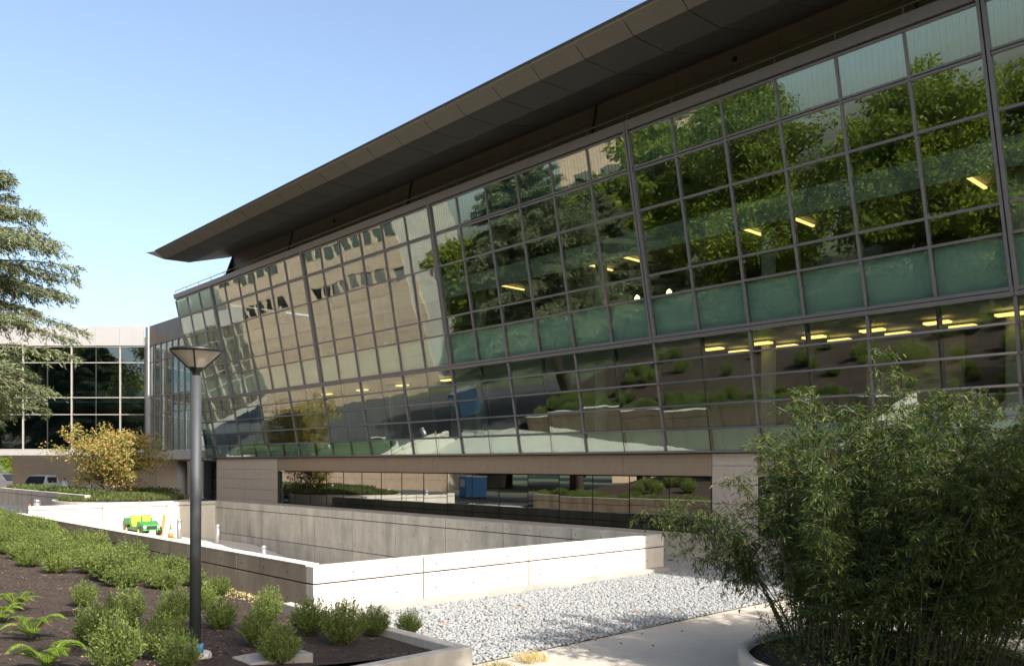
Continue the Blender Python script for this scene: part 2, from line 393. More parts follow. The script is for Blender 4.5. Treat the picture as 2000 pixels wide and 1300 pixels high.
wi = wall('inner_wall', 'streaked grey concrete wall on the far side of the sunken ramp', 'a', 20.0, 20.3, 15.605, 46.4,
          [15.5+3.3*i for i in range(10)], TOP-0.001, -8.5, [0.36, 1.75], 'conc_grey')
hole_parts(wi, [(20.0, a, z) for a in np.arange(16.4, 46, 1.1) for z in (TOP-0.2, TOP-0.8, TOP-1.5)], (-1, 0, 0))
wc = wall('cross_wall', 'sunlit concrete wall behind the green cart at the ramp head', 'b', 46.4, 46.7, 10.6, 20.3,
          [14.0, 17.3], TOP, -5.2, [0.2], 'conc_pale')
hole_parts(wc, [(b, 46.4, TOP-0.6) for b in np.arange(11, 20, 1.1)], (0, -1, 0))
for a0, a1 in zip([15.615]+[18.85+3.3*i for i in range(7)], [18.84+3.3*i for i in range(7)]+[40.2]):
    MB().box(8.64, 8.96, a0, a1, TOP+0.001, TOP+0.022).build('sunlit_top_strip', 'conc_pale', wd)  # pale strip paints sunlight on the wall top; no separate cap there
# footing strip of the white wall
k = MB().box(8.96, 20.2, 14.98, 15.296, -3.25, -3.04).build('wall_footing', 'kerb', None, bevel=0.01)
tag(k, 'low grey concrete strip along the foot of the white wall', 'kerb')
# near planter walls
pl = empty('planter_wall', 8.0, 9.8, -3.2, 'low concrete planter wall with a corner beside the pebbles', 'planter wall')
MB().box(-14, 8.16, 9.69, 9.9, -3.25, -2.75).build('front_wall', 'conc_grey', pl, bevel=0.012)
MB().box(7.95, 8.16, 9.905, 15.29, -3.25, -2.752).build('side_wall', 'conc_grey', pl, bevel=0.012)

# ------------------------------------------------------------------ main building
P_ = 11.05/6; A0 = 6.76; I0, I1 = -4, 27
def gb(z): return 23.75-0.178*(z-0.38)
def ga(a, z): return a+(0.48*max(0, 1-a/28.0)+0.55*max(0, (a-40)/16.5))*max(0, z-4.22)/6.5
def gp(a, z, d=0.0): return Vector((gb(z)+d, ga(a, z), z))
acol = lambda i: A0+P_*i
AE = acol(I1); AS = acol(I0)
bld = empty('office_building', 26, 28, -3.2, 'long office building with leaning green glass curtain wall and wide dark roof', 'building')
upz = [4.22, 5.62, 6.34, 8.48, 9.82, 10.98]; loz = [0.38, 1.16, 1.95, 2.74, 3.47, 4.22]
def pane(i, z0, z1, m='glass'):
    a0, a1 = acol(i)+0.02, acol(i+1)-0.02
    o = MB().slab([gp(a0, z0+0.015), gp(a1, z0+0.015), gp(a1, z1-0.015), gp(a0, z1-0.015)], (0.022, 0, 0)).build('glass_pane', m, bld)
    o.rotation_euler = (0, random.gauss(0, 0.0032), random.gauss(0, 0.0032))
for i in range(I0, I1):
    for k in range(5):
        pane(i, upz[k], upz[k+1]); pane(i, loz[k], loz[k+1])
    for z0, z1 in ((4.26, 5.60), (0.40, 1.14)):
        MB().slab([gp(acol(i)+0.03, z0, 0.13), gp(acol(i+1)-0.03, z0, 0.13), gp(acol(i+1)-0.03, z1, 0.13), gp(acol(i)+0.03, z1, 0.13)], (0.03, 0, 0)).build('spandrel_panel', 'spandrel', bld)
    MB().slab([gp(acol(i)+0.05, 9.9, 0.16), gp(acol(i+1)-0.05, 9.9, 0.16), gp(acol(i+1)-0.05, 10.95, 0.16), gp(acol(i)+0.05, 10.95, 0.16)], (0.02, 0, 0)).build('blind', 'blind', bld)
def vbar(a, z0, z1, wdt, d0, d1, m, name='mullion'):
    return MB().slab([gp(a-wdt/2, z0, d0), gp(a+wdt/2, z0, d0), gp(a+wdt/2, z1, d0), gp(a-wdt/2, z1, d0)], (d1-d0, 0, 0)).build(name, m, bld)
for i in range(I0, I1+1):
    a = acol(i)
    if i % 6 == 0:
        vbar(a-0.055, 4.12, 11.33, 0.075, -0.09, 0.14, 'mullion'); vbar(a+0.055, 4.12, 11.33, 0.075, -0.09, 0.14, 'mullion')
    else:
        vbar(a, 4.34, 10.95, 0.066, -0.045, 0.14, 'mullion')
    if i % 2 == 0: vbar(a, 0.42, 4.11, 0.07, -0.05, 0.14, 'mullion')
    else: vbar(a, 0.42, 4.11, 0.085, 0.03, 0.2, 'dark_mullion')
def hbar(a0, a1, zc, h, d0, d1, m='mullion', name='transom'):
    return MB().slab([gp(a0, zc-h/2, d0), gp(a1, zc-h/2, d0), gp(a1, zc+h/2, d0), gp(a0, zc+h/2, d0)], (d1-d0, 0, 0)).build(name, m, bld)
ends = [AS]+[acol(i) for i in range(I0, I1+1) if i % 6 == 0]+[AE]
for a0, a1 in zip(ends[:-1], ends[1:]):
    if a1-a0 < 0.2: continue
    a0g, a1g = a0+0.1, a1-0.1
    for z in (5.62, 6.34, 8.48): hbar(a0g, a1g, z, 0.066, -0.038, 0.13)
    hbar(a0g, a1g, 9.78, 0.055, -0.06, 0.13); hbar(a0g, a1g, 9.87, 0.055, -0.05, 0.13)
    hbar(a0g, a1g, 11.0, 0.06, -0.04, 0.13)
    hbar(a0, a1-0.012, 4.17, 0.10, -0.105, 0.12); hbar(a0, a1-0.012, 4.29, 0.09, -0.085, 0.12)
    hbar(a0, a1, 0.40, 0.06, -0.07, 0.12)
    MB().slab([gp(a0, 11.07, -0.1), gp(a1-0.015, 11.07, -0.1), gp(a1-0.015, 11.36, -0.1), gp(a0, 11.36, -0.1)], (0.25, 0, 0)).build('top_rail', 'mullion', bld)
    for z in loz[1:5]:
        MB().tube([gp(a0, z, -0.075), gp(a1, z, -0.075)], 0.036, 8).build('rail_tube', 'mullion', bld, True)
# handrail on the ledge above the glass
for a0, a1 in zip(ends[:-1], ends[1:]):
    MB().tube([gp(a0, 11.64, 0.12), gp(a1-0.01, 11.64, 0.12)], 0.022, 6).build('handrail', 'mullion', bld)
for i in range(I0, I1+1): MB().tube([gp(acol(i), 11.3, 0.12), gp(acol(i), 11.63, 0.12)], 0.02, 6).build('handrail_post', 'mullion', bld)
# stone base: brown band, piers, ribbon windows
SB = 23.86
def panels(x, a_edges, z_edges, m, name='stone_panel', parent=None, th=0.06, g=0.008):
    for a0, a1 in zip(a_edges[:-1], a_edges[1:]):
        for z0, z1 in zip(z_edges[:-1], z_edges[1:]):
            MB().box(x, x+th, a0+g, a1-g, z0+g, z1-g).build(name, m, parent or bld)
    MB().box(x+th*0.6, x+th+0.12, a_edges[0]+0.02, a_edges[-1]-0.02, z_edges[0]+0.01, z_edges[-1]-0.01).build('wall_backing', 'kerb', parent or bld)
WA0, WA1 = 16.0, 46.5
panels(SB, [16.01+30.49/8*i for i in range(9)], [-0.42, 0.34], 'brownband')
panels(SB, [14.3-3.68*i for i in range(4, -1, -1)], [-0.42, 0.34], 'brownband')
panels(SB-0.004, [14.3, 16.0], [-3.19+0.625*i for i in range(6)]+[0.34], 'stone')
panels(SB-0.004, [46.52, 50.8, 55.1], [-2.85+0.625*i for i in range(5)]+[0.34], 'stone')
for a0, a1, n in ((WA0, WA1, 17), (-0.4, 14.3, 8)):
    e = np.linspace(a0+0.08, a1-0.08, n+1)
    for j in range(n):
        o = MB().box(24.02, 24.04, e[j]+0.008, e[j+1]-0.008, -2.33, -0.46).build('window_pane', 'glass_low', bld)
        o.rotation_euler = (0, random.gauss(0, 0.0012), random.gauss(0, 0.0012))
        if j: MB().box(24.0, 24.06, e[j]-0.007, e[j]+0.007, -2.33, -0.46).build('window_joint', 'black_metal', bld)
    MB().box(23.88, 24.09, a0+0.01, a0+0.075, -3.18, -0.44).build('window_jamb', 'dark_mullion', bld)
    MB().box(23.88, 24.09, a1-0.075, a1-0.01, -3.18, -0.44).build('window_jamb', 'dark_mullion', bld)
    MB().box(24.3, 24.4, a0, a1, -3.2, -0.3).build('window_backing', 'black_metal', bld)
    panels(SB+0.002, list(np.linspace(a0, a1, n//2+1)), [-3.19, -2.85, -2.36], 'stone', 'plinth_panel')
# interiors
MB().box(23.5, 33, AS, AE-0.1, 4.11, 4.34).build('floor_slab', 'ceiling', bld)
MB().box(24.1, 33, AS, AE-0.1, 0.1, 0.36).build('floor_slab', 'floor_in', bld)
MB().box(23.3, 33, AS, AE-0.1, 5.0, 5.05).build('upper_floor', 'floor_in', bld)
MB().box(24.6, 33, AS, AE-0.1, 8.45, 8.55).build('ceiling', 'ceiling', bld)
MB().box(24.5, 24.6, AS, AE-0.1, 7.75, 8.56).build('bulkhead', 'ceiling', bld)
MB().box(22.05, 33, AS, AE-0.1, 11.1, 11.25).build('roof_deck', 'kerb', bld)
MB().box(33, 33.2, AS, AE-0.1, -3.2, 12.0).build('back_wall', 'interior', bld)
MB().box(24.2, 33, AE-0.09, AE-0.02, 0.38, 11.0).build('end_wall_panel', 'interior', bld)
MB().slab([gp(AE-0.02, 0.38, 0.14), (24.2, AE-0.02, 0.38), (24.2, AE-0.02, 10.98), gp(AE-0.02, 10.98, 0.14)], (0, 0.05, 0)).build('end_glazing', 'spandrel', bld)
MB().box(24.5, 33, AS-0.1, AS, -3.2, 10.9).build('end_wall_panel', 'stone', bld)
for a in np.arange(7.4, 55, P_*4):
    MB().lathe((25.3, a, 0.36), [(.24, 0), (.24, 3.74)], 14).build('interior_column', 'ceiling', bld, True)
    MB().lathe((25.3, a, 5.05), [(.24, 0), (.24, 3.4)], 14).build('interior_column', 'ceiling', bld, True)
for a in np.arange(8.3, 52, 2.6):
    MB().box(26.3, 27.0, a, a+1.5, 1.06, 1.1).build('desk_top', 'ceiling', bld)
    MB().box(26.35, 26.4, a+.1, a+1.4, .37, 1.055).build('desk_front', 'interior', bld)
for a in np.arange(9.5, 50, 7.35):
    MB().box(27.6, 27.75, a, a+3.0, 0.36, 4.0).build('partition', 'ceiling' if int(a) % 2 else 'interior', bld)
for i in range(-2, 28):
    a = acol(i)+0.3
    if i % 4 in (0, 1) and i < 13: MB().box(25.6, 27.8, a, a+0.10, 8.30, 8.36).build('strip_light', 'lamp_tube', bld)
    if i < 6: MB().box(24.7, 25.0, a, a+.68, 3.93, 3.99).build('ceiling_light', 'lamp_tube', bld)
    if i < 6: MB().box(25.9, 26.2, a-0.25, a+0.43, 3.93, 3.99).build('ceiling_light', 'lamp_tube', bld)
    if i in (13, 15, 17, 19): MB().box(24.7, 25.0, a, a+.75, 3.93, 3.99).build('ceiling_light', 'lamp_tube', bld)
for a in (18.9, 20.4, 21.9, 5.2, 4.6): MB().lathe((25.4, a, 6.25), [(0.02, 0.2), (0.09, 0.12), (0.11, 0), (0.07, -0.1), (0.01, -0.13)], 12).build('pendant_lamp', 'lamp_warm', bld, True)
for i in range(0, 26, 3): MB().lathe((24.2, acol(i)+0.9, 9.0), [(0.05, 0.2), (0.14, 0.15), (0.14, -0.12), (0.02, -0.14)], 12).build('ceiling_speaker', 'black_metal', bld, True)
# roof
rf = MB()
rf.prism([(18.0, 12.30), (18.12, 12.36), (22.4, 13.1), (33.4, 13.3), (33.4, 12.85), (22.5, 12.82), (20.0, 12.09), (18.56, 12.04)], 'y', 3.5, 49.97)
roof = rf.build('roof', 'kerb', bld)
rf = MB().prism([(19.4, 12.45), (22.4, 13.1), (33.4, 13.3), (33.4, 12.85), (22.5, 12.82), (20.0, 12.2)], 'y', -14, 3.45).build('shadow_stepped_roof', 'kerb', bld)  # unseen roof run, eave stepped back to shape the shadow on the court
na = 26
for j in range(na):
    a1 = 49.98-j*P_; a0 = a1-P_
    if a0 < 3.4: break
    g = 0.012
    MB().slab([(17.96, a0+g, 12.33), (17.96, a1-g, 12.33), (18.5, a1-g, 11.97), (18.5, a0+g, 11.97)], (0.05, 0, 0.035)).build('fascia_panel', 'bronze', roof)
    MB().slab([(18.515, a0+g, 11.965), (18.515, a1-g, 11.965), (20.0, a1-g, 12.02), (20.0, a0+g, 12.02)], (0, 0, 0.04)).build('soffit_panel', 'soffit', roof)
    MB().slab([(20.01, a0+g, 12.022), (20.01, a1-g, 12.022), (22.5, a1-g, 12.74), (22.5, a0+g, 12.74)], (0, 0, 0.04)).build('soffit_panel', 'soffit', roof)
MB().box(17.93, 18.2, 3.5, 50.0, 12.335, 12.39).build('drip_edge', 'soffit', roof)
# mitred roof end, its reflected light put into the pale panel colour
MB().hexa([(18.5, 49.99, 11.97), (20.0, 49.99, 12.02), (20.0, 50.05, 12.02), (18.5, 50.05, 11.97)], [(17.96, 49.99, 12.34), (22.3, 49.99, 13.05), (22.3, 50.75, 13.05), (17.7, 50.75, 12.36)]).build('lit_roof_end', 'wingpanel', roof)
MB().slab([(20.03, 49.99, 12.03), (22.48, 49.99, 12.75), (22.48, 50.7, 13.0), (20.03, 50.05, 12.1)], (0, 0, 0.06)).build('lit_end_soffit', 'wingpanel', roof)
# clerestory wall under the roof
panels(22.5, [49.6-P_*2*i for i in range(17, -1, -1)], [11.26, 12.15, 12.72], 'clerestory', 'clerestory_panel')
MB().slab([(21.95, 49.62, 11.26), (22.6, 49.62, 11.26), (22.6, 49.62, 12.75), (22.5, 49.62, 12.75)], (0, 0.12, 0)).build('clerestory_end', 'dark_mullion', bld)
for i in range(0, 23, 6): MB().tube([(22.1, acol(i)+2.0, 11.25), (22.4, acol(i)+2.0, 12.7)], 0.05, 6).build('roof_strut', 'dark_mullion', bld)
for a in (37.6, 14.2): MB().box(22.42, 22.5, a, a+0.12, 12.3, 12.42).build('camera_box', 'black_metal', bld)

# ------------------------------------------------------------------ linking block at the far corner
lk = empty('link_block', 24, 60, -2.8, 'narrow glazed link between the leaning glass wall and the far wing', 'building')
LB = 22.75
panels(LB, [56.75, 58.8, 60.8, 62.8, 64.6], [8.75, 10.25], 'bronze', 'parapet_panel', lk, 0.1)
panels(LB-0.05, [56.4, 58.5, 60.6, 62.7, 64.6], [0.32, 0.95], 'wingpanel', 'base_panel', lk, 0.1)
zs = [0.97, 3.68, 4.95, 7.56, 8.72]
cs = [56.8+1.11*i for i in range(8)]
for j in range(7):
    for k in range(4):
        o = MB().box(LB+0.06, LB+0.08, cs[j]+0.02, cs[j+1]-0.02, zs[k]+0.02, zs[k+1]-0.02).build('glass_pane', 'glass_wing', lk)
        o.rotation_euler = (0, random.gauss(0, 0.002), random.gauss(0, 0.002))
    MB().box(LB, LB+0.14, cs[j]-0.03, cs[j]+0.03, 0.95, 8.75).build('mullion', 'mullion', lk)
for z in zs[1:4]: MB().box(LB+0.01, LB+0.12, 56.83, 64.55, z-0.03, z+0.03).build('transom', 'mullion', lk)
MB().box(LB+0.3, LB+9, 56.8, 64.5, 0.4, 0.9).build('floor_slab', 'kerb', lk)
MB().box(LB+0.3, LB+9, 56.8, 64.5, 4.5, 4.9).build('floor_slab', 'kerb', lk)
MB().box(LB+0.12, LB+9, 56.8, 64.5, 8.8, 9.0).build('roof', 'kerb', lk)
MB().box(LB+9, LB+9.2, 56.8, 64.5, 0.4, 9).build('back_wall', 'interior', lk)
MB().box(LB-0.12, LB+0.35, 64.45, 64.95, -0.1, 10.2).build('corner_column', 'wingpanel', lk)
up = MB().box(LB+2.0, LB+7, 57, 63.0, 9.0, 11.3).build('roof_screen', 'mullion', lk)
# ground-floor entry under the link
for j in range(4): 
    MB().box(25.6, 25.62, 55.3+j*1.2, 56.45+j*1.2, -2.75, 0.3).build('entry_pane', 'glass_low', lk)
    MB().box(25.56, 25.68, 55.2+j*1.2, 55.28+j*1.2, -2.78, 0.3).build('entry_mullion', 'dark_mullion', lk)
for z in (-2.0, -1.2, -0.4): MB().box(25.55, 25.66, 55.2, 60, z-0.03, z+0.03).build('entry_transom', 'dark_mullion', lk)
MB().box(27.5, 27.7, 54, 66, -2.78, 0.3).build('entry_backing', 'interior', lk)
MB().box(22.9, 27.5, 55.2, 66, 0.2, 0.31).build('entry_soffit', 'bronze', lk)
MB().lathe((23.9, 61.2, -2.79), [(0.32, 0), (0.32, 3.08)], 20).build('round_column', 'wingpanel', lk, True)
panels(24.4, [61.9, 64.5, 67.5], [-2.79+0.62*i for i in range(6)], 'stone', 'stone_panel', lk)

# ------------------------------------------------------------------ far wing, parallel to the picture
wg = empty('glass_wing', *cam2w(-36, 63), -2.8, 'far glazed wing with pale parapet raised over the driveway', 'building', None, YAW)
wx, wy = -36, 63
def wbox(x0, x1, y0, y1, z0, z1, name, m, parent=wg, glassy=False):
    b = MB().box(x0-wx, x1-wx, y0-wy, y1-wy, z0+2.8, z1+2.8)
    v = np.array(b.v); c = (v.min(0)+v.max(0))/2
    me = bpy.data.meshes.new(name); me.from_pydata([tuple(q) for q in v-c], [], b.f); me.materials.append(M[m])
    o = bpy.data.objects.new(name, me); col.objects.link(o); o.parent = parent; o.location = tuple(c)
    if glassy: o.rotation_euler = (random.gauss(0, 0.0015), 0, random.gauss(0, 0.0015))
    return o
wz = [1.07, 3.68, 4.95, 7.56, 8.75]
wxs = [-27.55-1.82*i for i in range(13)]
for i in range(12):
    x1, x0 = wxs[i], wxs[i+1]
    for k in range(4): wbox(x0+0.02, x1-0.02, 63.05, 63.07, wz[k]+0.02, wz[k+1]-0.02, 'glass_pane', 'glass_wing', glassy=True)
    wbox(x0+0.008, x1-0.008, 62.9, 63.02, 8.82, 10.24, 'parapet_panel', 'wingpanel')
    wbox(x0+0.008, x1-0.008, 62.9, 63.02, 0.63, 1.03, 'base_panel', 'wingpanel')
    if i % 2 == 1: wbox(x1-0.035, x1+0.035, 62.95, 63.1, 1.03, 8.82, 'mullion', 'whiteframe')
    else: wbox(x1-0.02, x1+0.02, 63.0, 63.1, 1.03, 8.82, 'mullion', 'dark_mullion')
for z in wz: wbox(wxs[-1], wxs[0], 62.97, 63.08, z-0.03, z+0.03, 'transom', 'whiteframe')
wbox(wxs[-1], wxs[0], 63.2, 68, 0.6, 1.0, 'floor_slab', 'wingpanel')
wbox(wxs[-1], wxs[0], 63.2, 68, 4.6, 4.94, 'floor_slab', 'ceiling')
wbox(wxs[-1], wxs[0], 63.05, 68, 8.85, 9.1, 'roof', 'kerb')
wbox(wxs[-1], wxs[0], 68, 68.2, 0.6, 10.2, 'back_wall', 'interior')
wbox(wxs[-1]-0.2, wxs[-1], 63, 68, 0.6, 10.2, 'end_wall', 'interior')
# stone back wall under the wing
bw = empty('driveway_wall', *cam2w(-32, 71), -2.8, 'sunny beige stone wall with level joints under the far wing', 'wall', None, YAW)
wx, wy = -32, 71
for z in range(6):
    for i in range(6): wbox(-42.2+i*2.7, -39.52+i*2.7, 71, 71.15, -2.78+z*0.6, -2.19+z*0.6, 'stone_panel', 'litstone', bw)
wbox(-42.2, -26, 71.1, 71.4, -2.78, 0.6, 'core', 'kerb', bw)

# ------------------------------------------------------------------ pebbles
def ico(sub):
    bm = bmesh.new(); bmesh.ops.create_icosphere(bm, subdivisions=sub, radius=1)
    v = np.array([q.co[:] for q in bm.verts]); f = np.array([[q.index for q in t.verts] for t in bm.faces]); bm.free(); return v, f
iv, jf = ico(1)
def pebbles():
    pts = []
    s = 0.064
    b = 8.2
    row = 0
    while b < 23.4:
        a = 10.2+(s/2 if row % 2 else 0)
        while a < 14.97:
            x, y = b+rng.normal(0, 0.018), a+rng.normal(0, 0.018)
            if x > 8.2 and y > 10.2+0.06*math.sin(x*2.1): pts.append((x, y))
            a += s
        b += s*0.87; row += 1
    pts = np.array(pts); n = len(pts)
    sc = rng.uniform(0.029, 0.043, n)[:, None]*np.stack([rng.uniform(0.85, 1.25, n), rng.uniform(0.85, 1.25, n), rng.uniform(0.5, 0.8, n)], 1)
    an = rng.uniform(0, 6.28, n); ca, sa = np.cos(an), np.sin(an)
    V = iv[None]*sc[:, None, :]
    V = V*(1+0.10*np.sin(iv[None]*3+rng.uniform(0, 6, (n, 1, 3))))
    X = V[..., 0]*ca[:, None]-V[..., 1]*sa[:, None]; Y = V[..., 0]*sa[:, None]+V[..., 1]*ca[:, None]
    Z = V[..., 2]+rng.normal(0, 0.006, (n, 1))
    W = np.stack([X+pts[:, 0:1], Y+pts[:, 1:2], Z-3.165+rng.uniform(0, 0.02, (n, 1))], -1).reshape(-1, 3)
    F = (jf[None]+np.arange(n)[:, None, None]*len(iv)).reshape(-1, 3)
    me = bpy.data.meshes.new('pebbles'); me.vertices.add(len(W)); me.vertices.foreach_set('co', W.astype(np.float32).ravel())
    me.loops.add(F.size); me.loops.foreach_set('vertex_index', F.astype(np.int32).ravel())
    me.polygons.add(len(F)); me.polygons.foreach_set('loop_start', np.arange(0, F.size, 3, dtype=np.int32)); me.polygons.foreach_set('loop_total', np.full(len(F), 3, np.int32))
    me.polygons.foreach_set('use_smooth', np.ones(len(F), bool)); me.update(calc_edges=True); me.materials.append(M['pebble'])
    o = bpy.data.objects.new('pebbles', me); col.objects.link(o); o.location.z = H
    stuff(o, 'bed of rounded grey river pebbles below the white wall', 'pebbles')
pebbles()
struct(grid('pebble_bed', [8.16, 14, 20.2, 23.8], [10.2, 12, 15.0], lambda b, a: zg(b, a)+0.028, 'kerb'))
# fallen leaves
n = 60; P = np.stack([rng.uniform(8.4, 15, n), rng.uniform(8.6, 14, n), np.full(n, -3.08)], 1)
P[P[:, 1] < 10.2, 2] = -3.18
fl = fast('fallen_leaves', leaves(P, np.stack([rng.normal(size=n), rng.normal(size=n), rng.uniform(-0.1, 0.2, n)], 1), 0.07, 0.045, 0.2), 4, 'redleaf')
stuff(fl, 'few red fallen leaves scattered on the pebbles and paving', 'leaves')

# bark chips on the bed
n = 26000; Bc = rng.uniform(-1, 8.6, n); Ac = rng.uniform(10, 40, n)**1.0
ok = ~((Bc > 7.9) & (Ac < 15.35)); Bc, Ac = Bc[ok], Ac[ok]; n = len(Bc)
P = np.stack([Bc, Ac, zb(Bc, Ac)+0.004], 1); D = np.stack([rng.normal(size=n), rng.normal(size=n), rng.normal(0, 0.25, n)], 1)
stuff(fast('bark_chips', leaves(P, D, rng.uniform(0.03, 0.10, n), rng.uniform(0.012, 0.03, n), 0.1, np.tile([0, 0, 1.0], (n, 1))+rng.normal(0, 0.3, (n, 3))), 4, 'chip'),
      'dark bark chips strewn over the planting bed', 'mulch')

# ------------------------------------------------------------------ lamp post
lx, ly = 4.47, 11.0; lz = float(zb(np.array(lx), np.array(ly)))
lp = empty('lamp_post', lx, ly, lz, 'tall dark grey lamp post with cone lantern in the mulch bed', 'lamp post')
MB().lathe((lx, ly, lz), [(0.21, -0.3), (0.21, 0.03), (0.19, 0.055)], 24).build('footing', 'conc_pale', lp, False)
MB().lathe((lx, ly, lz), [(0.105, 0.055), (0.105, 0.17), (0.078, 0.175)], 24).build('base_sleeve', 'blue', lp, True)
MB().lathe((lx, ly, lz), [(0.073, 0.06), (0.068, 1.16-lz)], 24).build('pole', 'pole', lp, True)
MB().lathe((lx, ly, 0), [(0.045, 1.12), (0.048, 1.2), (0.085, 1.235), (0.10, 1.26), (0.10, 1.27)], 24).build('neck', 'black_metal', lp, True)
lt = MB().lathe((lx, ly, 0), [(0.095, 1.262), (0.315, 1.475)], 32, False).build('lantern_shade', 'frost', lp, True)
MB().lathe((lx, ly, 0), [(0.325, 1.465), (0.338, 1.475), (0.338, 1.50), (0.30, 1.515), (0.05, 1.53)], 32).build('lid', 'black_metal', lp, True)
for k in range(4):
    t = k*math.pi/2+0.25+YAW
    MB().tube([(lx+0.1*math.cos(t), ly+0.1*math.sin(t), 1.255), (lx+0.327*math.cos(t), ly+0.327*math.sin(t), 1.48)], 0.010, 6).build('rib', 'black_metal', lt)

lp.rotation_euler = Vector((-.734*.011, .679*.011, 1)).to_track_quat('Z', 'Y').to_euler()
lp.rotation_euler.z = 0
# ------------------------------------------------------------------ plants
def shrub_mesh(seed, nst, nleaf):
    r = np.random.default_rng(seed); Ps = []; Ds = []; stems = MB()
    for s in range(nst):
        th = r.uniform(0, 6.28); el = math.acos(r.uniform(-0.1, 1.0)); 
        tip = np.array([math.sin(el)*math.cos(th)*0.5, math.sin(el)*math.sin(th)*0.5, 0.38+0.55*math.cos(el)])*r.uniform(0.82, 1.15)
        base = np.array([r.normal(0, 0.05), r.normal(0, 0.05), 0.0]); bend = np.array([0, 0, r.uniform(0.05, 0.18)])
        t = np.linspace(0, 1, nleaf)**0.7*0.72+0.3; t = t*r.uniform(0.92, 1.05)
        pts = base+(tip-base)*t[:, None]+bend*(t*(1-t))[:, None]*-1.0
        ax = unit(tip-base); 
        D = ax*0.75+r.normal(0, 0.55, (nleaf, 3))+np.array([0, 0, 0.15])
        Ps.append(pts+r.normal(0, 0.012, (nleaf, 3))); Ds.append(D)
        if s % 3 == 0: stems.tube([base, base+(tip-base)*0.55, tip*0.95], [0.008, 0.006, 0.003], 4, False)
    P = np.concatenate(Ps); D = np.concatenate(Ds); P[:, 2] = np.maximum(P[:, 2], 0.02)
    return leaves(P, D, r.uniform(0.05, 0.085, len(P)), r.uniform(0.017, 0.027, len(P)), 0.12), stems
shrub_proto = []
for s in range(5):
    v, st = shrub_mesh(100+s, 210, 30)
    e = bpy.data.objects.new('shrub', None); col.objects.link(e)
    o = fast('foliage', v, 4, 'shrub', None, origin=(0, 0, 0)); o.location = (0, 0, 0); o.parent = e
    t = st.build('stems', 'stem'); t.location.z -= H; t.parent = e
    shrub_proto.append(e)
used = [False]*5
def put_shrub(b, a, size, h, label, group=None):
    k = random.randrange(5); src = shrub_proto[k]
    e = src if not used[k] else copy_tree(src); used[k] = True
    e.location = (b, a, float(zb(np.array(b), np.array(a)))+H-0.02); e.rotation_euler = (0, 0, random.uniform(0, 6.28)); e.scale = (size, size, h)
    tag(e, label, 'shrub', group)
def pix(px, py, zoff=0.0):       # foot of a plant on the bed seen at this place in the photograph
    r = (px-1000)/1642.0; q = (905-py)/1642.0; lo, hi = 5.0, 60.0
    for _ in range(50):
        y = (lo+hi)/2; b, a = cam2w(r*y, y)
        if q*y-float(zb(np.array(b), np.array(a)))-zoff > 0: lo = y
        else: hi = y
    return b, a
row = 'green leafy shrub in the dense row along the brown concrete wall'
G1 = 'dense shrubs along the brown wall'
singles = [
 (185, 1262, .62, 'round green shrub standing alone on mulch beside the ferns'),
 (318, 1285, .68, 'leafy green shrub just left of the lamp post foot'),
 (225, 1318, .72, 'green shrub cut off by the bottom edge left of the lamp'),
 (350, 1318, .55, 'small dark shrub touching the lamp post at the bottom edge'),
 (165, 1185, .55, 'small green shrub at the mulch edge above the lone round one'),
 (245, 1222, .72, 'full green shrub behind the lone round shrub'),
 (340, 1222, .72, 'green shrub behind the lamp post on its left'),
 (400, 1190, .6, 'green shrub against the wall right behind the lamp post'),
 (432, 1228, .62, 'twiggy dark green shrub right of the lamp post'),
 (525, 1212, .62, 'small upright shrub near the yellow leaf litter by the wall'),
 (605, 1240, .72, 'tall shrub in front of the corner of brown and white walls'),
 (545, 1295, .62, 'dark shrub over the concrete cover at the bottom'),
 (670, 1258, .78, 'large upright shrub before the sunlit white wall'),
 (730, 1240, .62, 'light green shrub before the white wall, second from the pebbles'),
 (798, 1240, .52, 'sparse dark shrub at the planter edge next to the pebbles'),
 (505, 1262, .6, 'shaded green shrub below the small upright one'),
]
for px, py, s, lab in singles:
    b, a = pix(px, py); put_shrub(b, a, s*.84, s*random.uniform(0.9, 1.15), lab)
rowpts = []
for a in np.arange(17.2, 40.5, 0.84):
    for b, pr in ((8.0, 0.6), (7.3, 0.85), (6.5, 0.8), (5.6, 0.55)):
        if a < 19.5 and b < 7.9: continue
        if a < 22 and b < 6.5: continue
        if random.random() > pr: continue
        rowpts.append((b+random.uniform(-.2, .2), a+random.uniform(-.25, .25), b))
ordw = 'first second third fourth fifth sixth seventh eighth ninth tenth eleventh twelfth thirteenth fourteenth fifteenth sixteenth seventeenth eighteenth nineteenth twentieth'.split()
ordw += ['twenty-'+q for q in ordw[:9]]+['thirtieth']+['thirty-'+q for q in ordw[:9]]
rown = {8.0: 'wall-side row', 7.3: 'second row from the brown wall', 6.5: 'third row from the brown wall', 5.6: 'outer row by the bare mulch'}
count = {}
for b, a, b0 in rowpts:
    count[b0] = count.get(b0, 0)+1; lab = f'green leafy shrub, {ordw[count[b0]-1]} beyond the lamp post in the {rown[b0]}'
    s = random.uniform(0.5, 0.9); put_shrub(b, a, s*1.06, s*random.uniform(0.65, 0.95), lab, G1)
